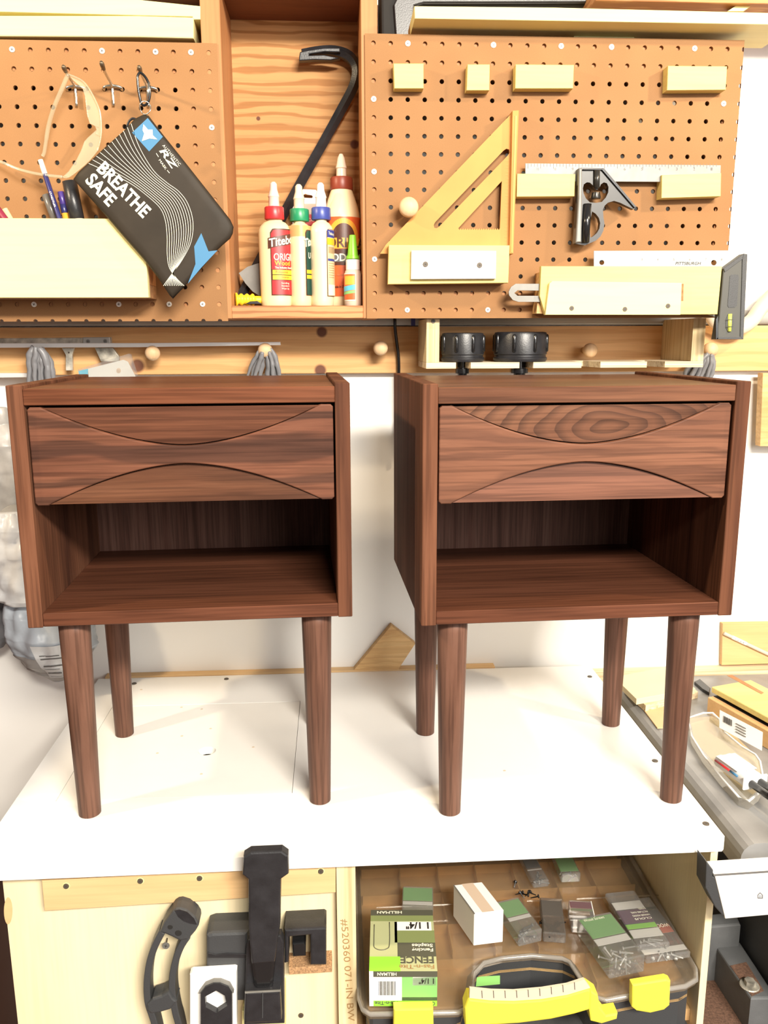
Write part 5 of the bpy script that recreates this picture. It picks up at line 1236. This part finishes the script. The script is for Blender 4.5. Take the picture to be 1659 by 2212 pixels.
o_ = a+ex*(.1*w)+ey*.083+Vector((0,0,.0264)); text('lettering', 'Wood Screws', lambda x, y: o_+ex*x-ey*.006+ey*y, 'print_cream', t, 0, .6*w, .005)
t, a, ex, ey, w = clear_pack('large blister pack with orange and grey card under the purple pack', (1395,2084), (1492,2070), .115, .010, [(.36,.52,'brick'),(.52,.78,'print_grey'),(.78,.84,'olive_dark'),(.06,.16,'card_white')], ('steel',10,.02,.14))
o_ = a+ex*(.95*w)+ey*(.50*.115)+Vector((0,0,.0104)); text('lettering', 'WOOD', lambda x, y: o_-ex*x-ey*y, 'print_cream', t, 0, .35*w, .007)
t, a, ex, ey, w = clear_pack('narrow pack with purple and lime card on top of the large blister', (1378,2056), (1447,2048), .110, .009, [(.30,.40,'lime'),(.40,.66,'plum'),(.66,.82,'card_white'),(.14,.30,'card_white')], ('steel',4,.04,.14), dz=.0125)
for k, s in enumerate(('STEEL', 'PICTURE NAIL', 'HANGER HOOKS', 'CLOUS')):
    o_ = a+ex*(.95*w)+ey*((.645-k*.06)*.110)+Vector((0,0,.0092)); text('lettering', s, lambda x, y: o_-ex*x-ey*y, 'print_cream', t, 0, .55*w if k else .25*w, .0035)
clear_pack('clear narrow screw pack far back on the organizer lid', (1152,1920), (1186,1916), .075, .012, [(.45,.9,'print_grey'),(.38,.44,'card_white')], ('steel_satin',8,.05,.35))
clear_pack('clear bag with green card far back on the organizer lid', (1212,1908), (1254,1906), .075, .016, [(.10,.9,'leaf_green')], ('steel_satin',4,.05,.3))
clear_pack('green and white pack tucked behind the staples carton', (868,1972), (936,1974), .045, .012, [(.30,.98,'leaf_green'),(.1,.3,'card_white')])
for k, (u, v, an) in enumerate(((1112,1911,1.2),(1122,1930,.2),(1133,1932,-.5),(1140,1931,.7),(1149,1930,2.6),(1155,1938,.1),(1128,1934,1.9))):
    c_ = G(u, v, ZL_+.002); dr = Vector((math.cos(an), math.sin(an), .12))*.0065
    bm = bmesh.new(); b_tube(bm, [c_-dr, c_+dr*.75, c_+dr*.8, c_+dr], [.0006,.0012,.0028,.0029], 8)
    tag(mk('black_screw', bm, 'black_gloss', None, True), 'lone black screw lying apart behind the screw pile on the organizer lid' if k == 0 else 'black screw in the small loose pile beside the white carton', 'screw', 'loose black screws on the organizer lid')
# ================================================================== TABLE SAW
ZS = .88
ts = thing('table_saw', 'grey table saw with white front rail standing beside the white workbench', 'table saw', (.85, 1.18, 0))
bm = bmesh.new(); b_box(bm, .5135, 1.25, .930, 1.462, .838, ZS)
es = [e for e in bm.edges if all(abs(v.co.z-ZS) < 1e-5 for v in e.verts) and (all(abs(v.co.x-.5135) < 1e-5 for v in e.verts))]
bmesh.ops.bevel(bm, geom=es, offset=.024, segments=5, affect='EDGES', profile=.55)
mk('saw_top', bm, 'saw_iron', ts)
box('saw_body', .646, 1.2, .960, 1.43, .5004, .8378, 'charcoal', ts, .01, 2)
box('stand_shelf', .489, 1.25, .90, 1.46, .485, .500, 'sawdust', ts, 0)
for x in (.52, 1.2):
    for y in (.92, 1.43): box('leg', x, x+.03, y, y+.03, 0, .4848, 'saw_grey', ts, .002)
prism('front_rail', [P(u,v,.882) for u,v in [(1544,1891),(1800,1874),(1800,1964),(1567,1985),(1556,1940)]], (0,.028,0), 'card_white', ts, .001)
prism('rail_lip', [P(u,v,.8815) for u,v in [(1541,1889),(1800,1872),(1800,1876),(1542,1893)]], (0,.0004,0), 'print_grey', ts)
prism('rail_end_cap', [P(u,v,.8835) for u,v in [(1526,1862),(1541,1880),(1541,1894),(1552,1900),(1568,1952),(1567,1984),(1545,1960),(1524,1918)]], (0,.026,0), 'charcoal', ts, .0012)
# small house-shaped maker's mark on the rail
hpx = lambda k: [(1642+k*a, 1935+k*b) for a, b in [(-5.5,6),(-5.5,-2),(0,-7.5),(6,-2),(6,6.5)]]
lg = prism('rail_logo', [P(u,v,.8818) for u,v in hpx(1)], (0,.0002,0), 'print_grey', ts, 0, [[P(u,v,.8818) for u,v in hpx(.66)]])
for dx in (-1.6, 1.6): prism('logo_bar', [P(u,v,.8818) for u,v in [(1641.6+dx,1934),(1643+dx,1934),(1643+dx,1938.6),(1641.6+dx,1938.6)]], (0,.0002,0), 'print_grey', lg)
prism('foot_casting', [G(u,v,.600) for u,v in [(1530,1975),(1588,1968),(1600,1996),(1530,2002)]], (0,0,-.0998), 'saw_grey', ts, .003)
prism('foot_casting', [G(u,v,.560) for u,v in [(1548,2046),(1598,2034),(1668,2140),(1690,2155),(1622,2156)]], (0,0,-.0598), 'saw_grey', ts, .003)
prism('bolt_pocket', [G(u,v,.5604) for u,v in [(1577,2086),(1612,2078),(1650,2140),(1624,2152)]], (0,0,-.0003), 'sawdust', ts)
c = G(1619,2128,.5606); bm = bmesh.new(); b_disc(bm, c, (0,0,1), .0145, .0015, 24); mk('washer', bm, 'steel_rusty', ts)
bm = bmesh.new(); b_disc(bm, c+Vector((0,0,.0016)), (0,0,1), .0085, .007, 6); mk('bolt', bm, 'steel_rusty', ts)
# ================================================================== THINGS ON THE SAW
tag(box('plywood_strip', .487, 1.2, 1.466, YW-.0005, .862, .8858, 'ply_edge_x', None, .0005), 'plywood strip along the wall behind the table saw', 'strip')
tag(prism('leaning_board', [P(u,v,1.488) for u,v in [(1561,1347),(1720,1345),(1720,1432),(1559,1437)]], (0,.0105,0), 'orange_ply', None, .0006), 'pale orange plywood panel leaning on the wall behind the saw', 'board')
pn = thing('pencil', 'pale wooden pencil resting slanted against the plywood panel', 'pencil', P(1700,1434,1.484))
A, B = P(1564,1368,1.4845), P(1700,1432,1.4845); n = (B-A).normalized(); L = (B-A).length
tube('shaft', [A, A+n*.001, B-n*.001, B], [.0030,.0036,.0036,.0030], 'beige_trim', pn, 10)
tube('band', [A+n*.018, A+n*.0185, A+n*.0505, A+n*.051], [.0036,.0038,.0038,.0036], 'card_white', pn, 10)
text('lettering', '1.2.3.4', flat_fn(A+n*.024+Vector((0,-.0040,0))+Vector((n.z,0,-n.x))*.0014, n, Vector((-n.z,0,n.x))), 'print_grey', pn, 0, .020, .0030)
mb = [G(u,v,.9035) for u,v in [(1375,1510),(1502,1487),(1440,1440),(1326,1462)]]
tag(prism('mdf_board', mb, (0,0,-.0105), 'mdf_pale', None, .0006), 'pale square board lying on a plywood piece on the saw', 'board')
tag(prism('plywood_piece', [G(u,v,.8928) for u,v in [(1395,1524),(1508,1494),(1452,1452),(1345,1478)]], (0,0,-.0124), 'ply_edge_x', None, .0005), 'plywood piece under the pale square board on the saw', 'board')
tag(prism('cardboard_sheet', [G(u,v,.8822) for u,v in [(1384,1524),(1470,1512),(1480,1570),(1420,1572)]], (0,0,-.0018), 'cardboard', None), 'tan cardboard sheet lying on the saw behind the nightstand leg', 'cardboard')
# wooden box with lid board
a, b = G(1526,1541,ZS), G(1690,1638,ZS); ex = (b-a).normalized(); ey = Vector((-ex.y, ex.x, 0)); w = (b-a).length
bx = thing('wooden_box', 'orange wooden box with loose lid board standing on the saw', 'box', (a+b)/2)
obox('front_board', a, ex, ey, w, .012, .0300, 'orange_ply', bx, .0002, .001)
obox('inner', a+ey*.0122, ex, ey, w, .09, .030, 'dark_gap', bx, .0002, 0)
obox('lid_board', a-ex*.004+ey*.010, ex, ey, w+.02, .085, .010, 'poplar', bx, .0360, .001)
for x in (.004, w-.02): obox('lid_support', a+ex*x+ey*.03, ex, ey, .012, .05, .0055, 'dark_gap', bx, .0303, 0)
p0 = G(1585,1462,.9266)
prism('wood_streak', [G(u,v,.9266) for u,v in [(1570,1459),(1582,1458),(1650,1496),(1645,1499)]], (0,0,-.0003), 'cedar', bx)
tk = tag(prism('steel_tool', [G(u,v,.886) for u,v in [(1500,1472),(1512,1466),(1535,1486),(1532,1496),(1518,1488)]], (0,0,-.0058), 'black_gloss', None, .001), 'dark metal tool poking out behind the wooden box', 'tool')
# blister tray with epoxy syringe
bt = thing('blister_tray', 'clear plastic blister tray with white barcode card lying on the saw', 'packaging', G(1570,1640,ZS))
rim = [(1486,1550),(1520,1540),(1540,1540),(1554,1554),(1566,1582),(1602,1612),(1632,1630),(1642,1645),(1650,1690),(1640,1712),(1618,1730),(1596,1722),(1560,1682),(1520,1632),(1494,1590)]
prism('tray', [G(u,v,ZS+.0135) for u,v in rim], (0,0,-.013), 'clear_plastic', bt, .003)
tube('rim', [G(u,v,ZS+.0125) for u,v in rim], .0016, 'print_white', bt, 8, True)
prism('backing_card', [G(u,v,ZS+.0006) for u,v in [(1490,1552),(1545,1546),(1640,1640),(1645,1700),(1615,1726),(1500,1600)]], (0,0,-.0005), 'mdf_pale', bt)
cd_ = prism('barcode_card', [G(1554,1572,ZS+.016), G(1646,1622,ZS+.016), P(1648,1582,G(1646,1622,ZS+.016).y+.018), P(1555,1534,G(1554,1572,ZS+.016).y+.018)], (0,.0006,.0002), 'card_white', bt)
A, B, C = G(1554,1572,ZS+.0163), G(1646,1622,ZS+.0163), P(1555,1534,G(1554,1572,ZS+.016).y+.018)
ex = (B-A); ey = (C-A)
nrm = ex.cross(ey).normalized(); nrm = nrm if nrm.y < 0 else -nrm
for k in range(12):
    f0 = .10+k*.018; prism('bar_code', [A+ex*f0+ey*.45+nrm*.0006, A+ex*(f0+(.011 if k % 3 else .006))+ey*.45+nrm*.0006, A+ex*(f0+(.011 if k % 3 else .006))+ey*.80+nrm*.0006, A+ex*f0+ey*.80+nrm*.0006], nrm*.0002, 'print_black', cd_)
for k in range(4): prism('print_line', [A+ex*.40+ey*(.25+k*.15)+nrm*.0006, A+ex*.64+ey*(.25+k*.15)+nrm*.0006, A+ex*.64+ey*(.30+k*.15)+nrm*.0006, A+ex*.40+ey*(.30+k*.15)+nrm*.0006], nrm*.0002, 'print_grey', cd_)
sy = thing('epoxy_syringe', 'white double syringe with red and blue edge and black plungers on the tray', 'syringe', G(1600,1690,ZS+.015))
A, B = G(1562,1640,ZS+.027), G(1632,1690,ZS+.027); n = (B-A).normalized(); sd = n.cross(Vector((0,0,1))).normalized()
for s_ in (-1, 1):
    tube('barrel', [A+sd*s_*.0075, A+sd*s_*.0075+n*.002, B+sd*s_*.0075-n*.001, B+sd*s_*.0075], [.008,.0095,.0095,.0095], 'print_white', sy, 18)
    tube('plunger', [B+sd*s_*.0075-n*.002, B+sd*s_*.0075+n*.075], .0052, 'black_gloss', sy, 14)
obox('label_sheet', A-sd*.0165+n*.004+Vector((0,0,.0088)), sd, n, .033, .046, .0008, 'card_white', sy, 0, 0)
for off, l0, l1, m in ((.0168,.004,.036,'label_red'),(.0168,.036,.052,'print_blue')):
    tube('edge_stripe', [A+sd*off+n*l0+Vector((0,0,.003)), A+sd*off+n*l1+Vector((0,0,.003))], .0016, m, sy, 8)
obox('flange', B-sd*.020-n*.003+Vector((0,0,-.0095)), sd, n, .040, .004, .019, 'print_white', sy, 0, .0015)
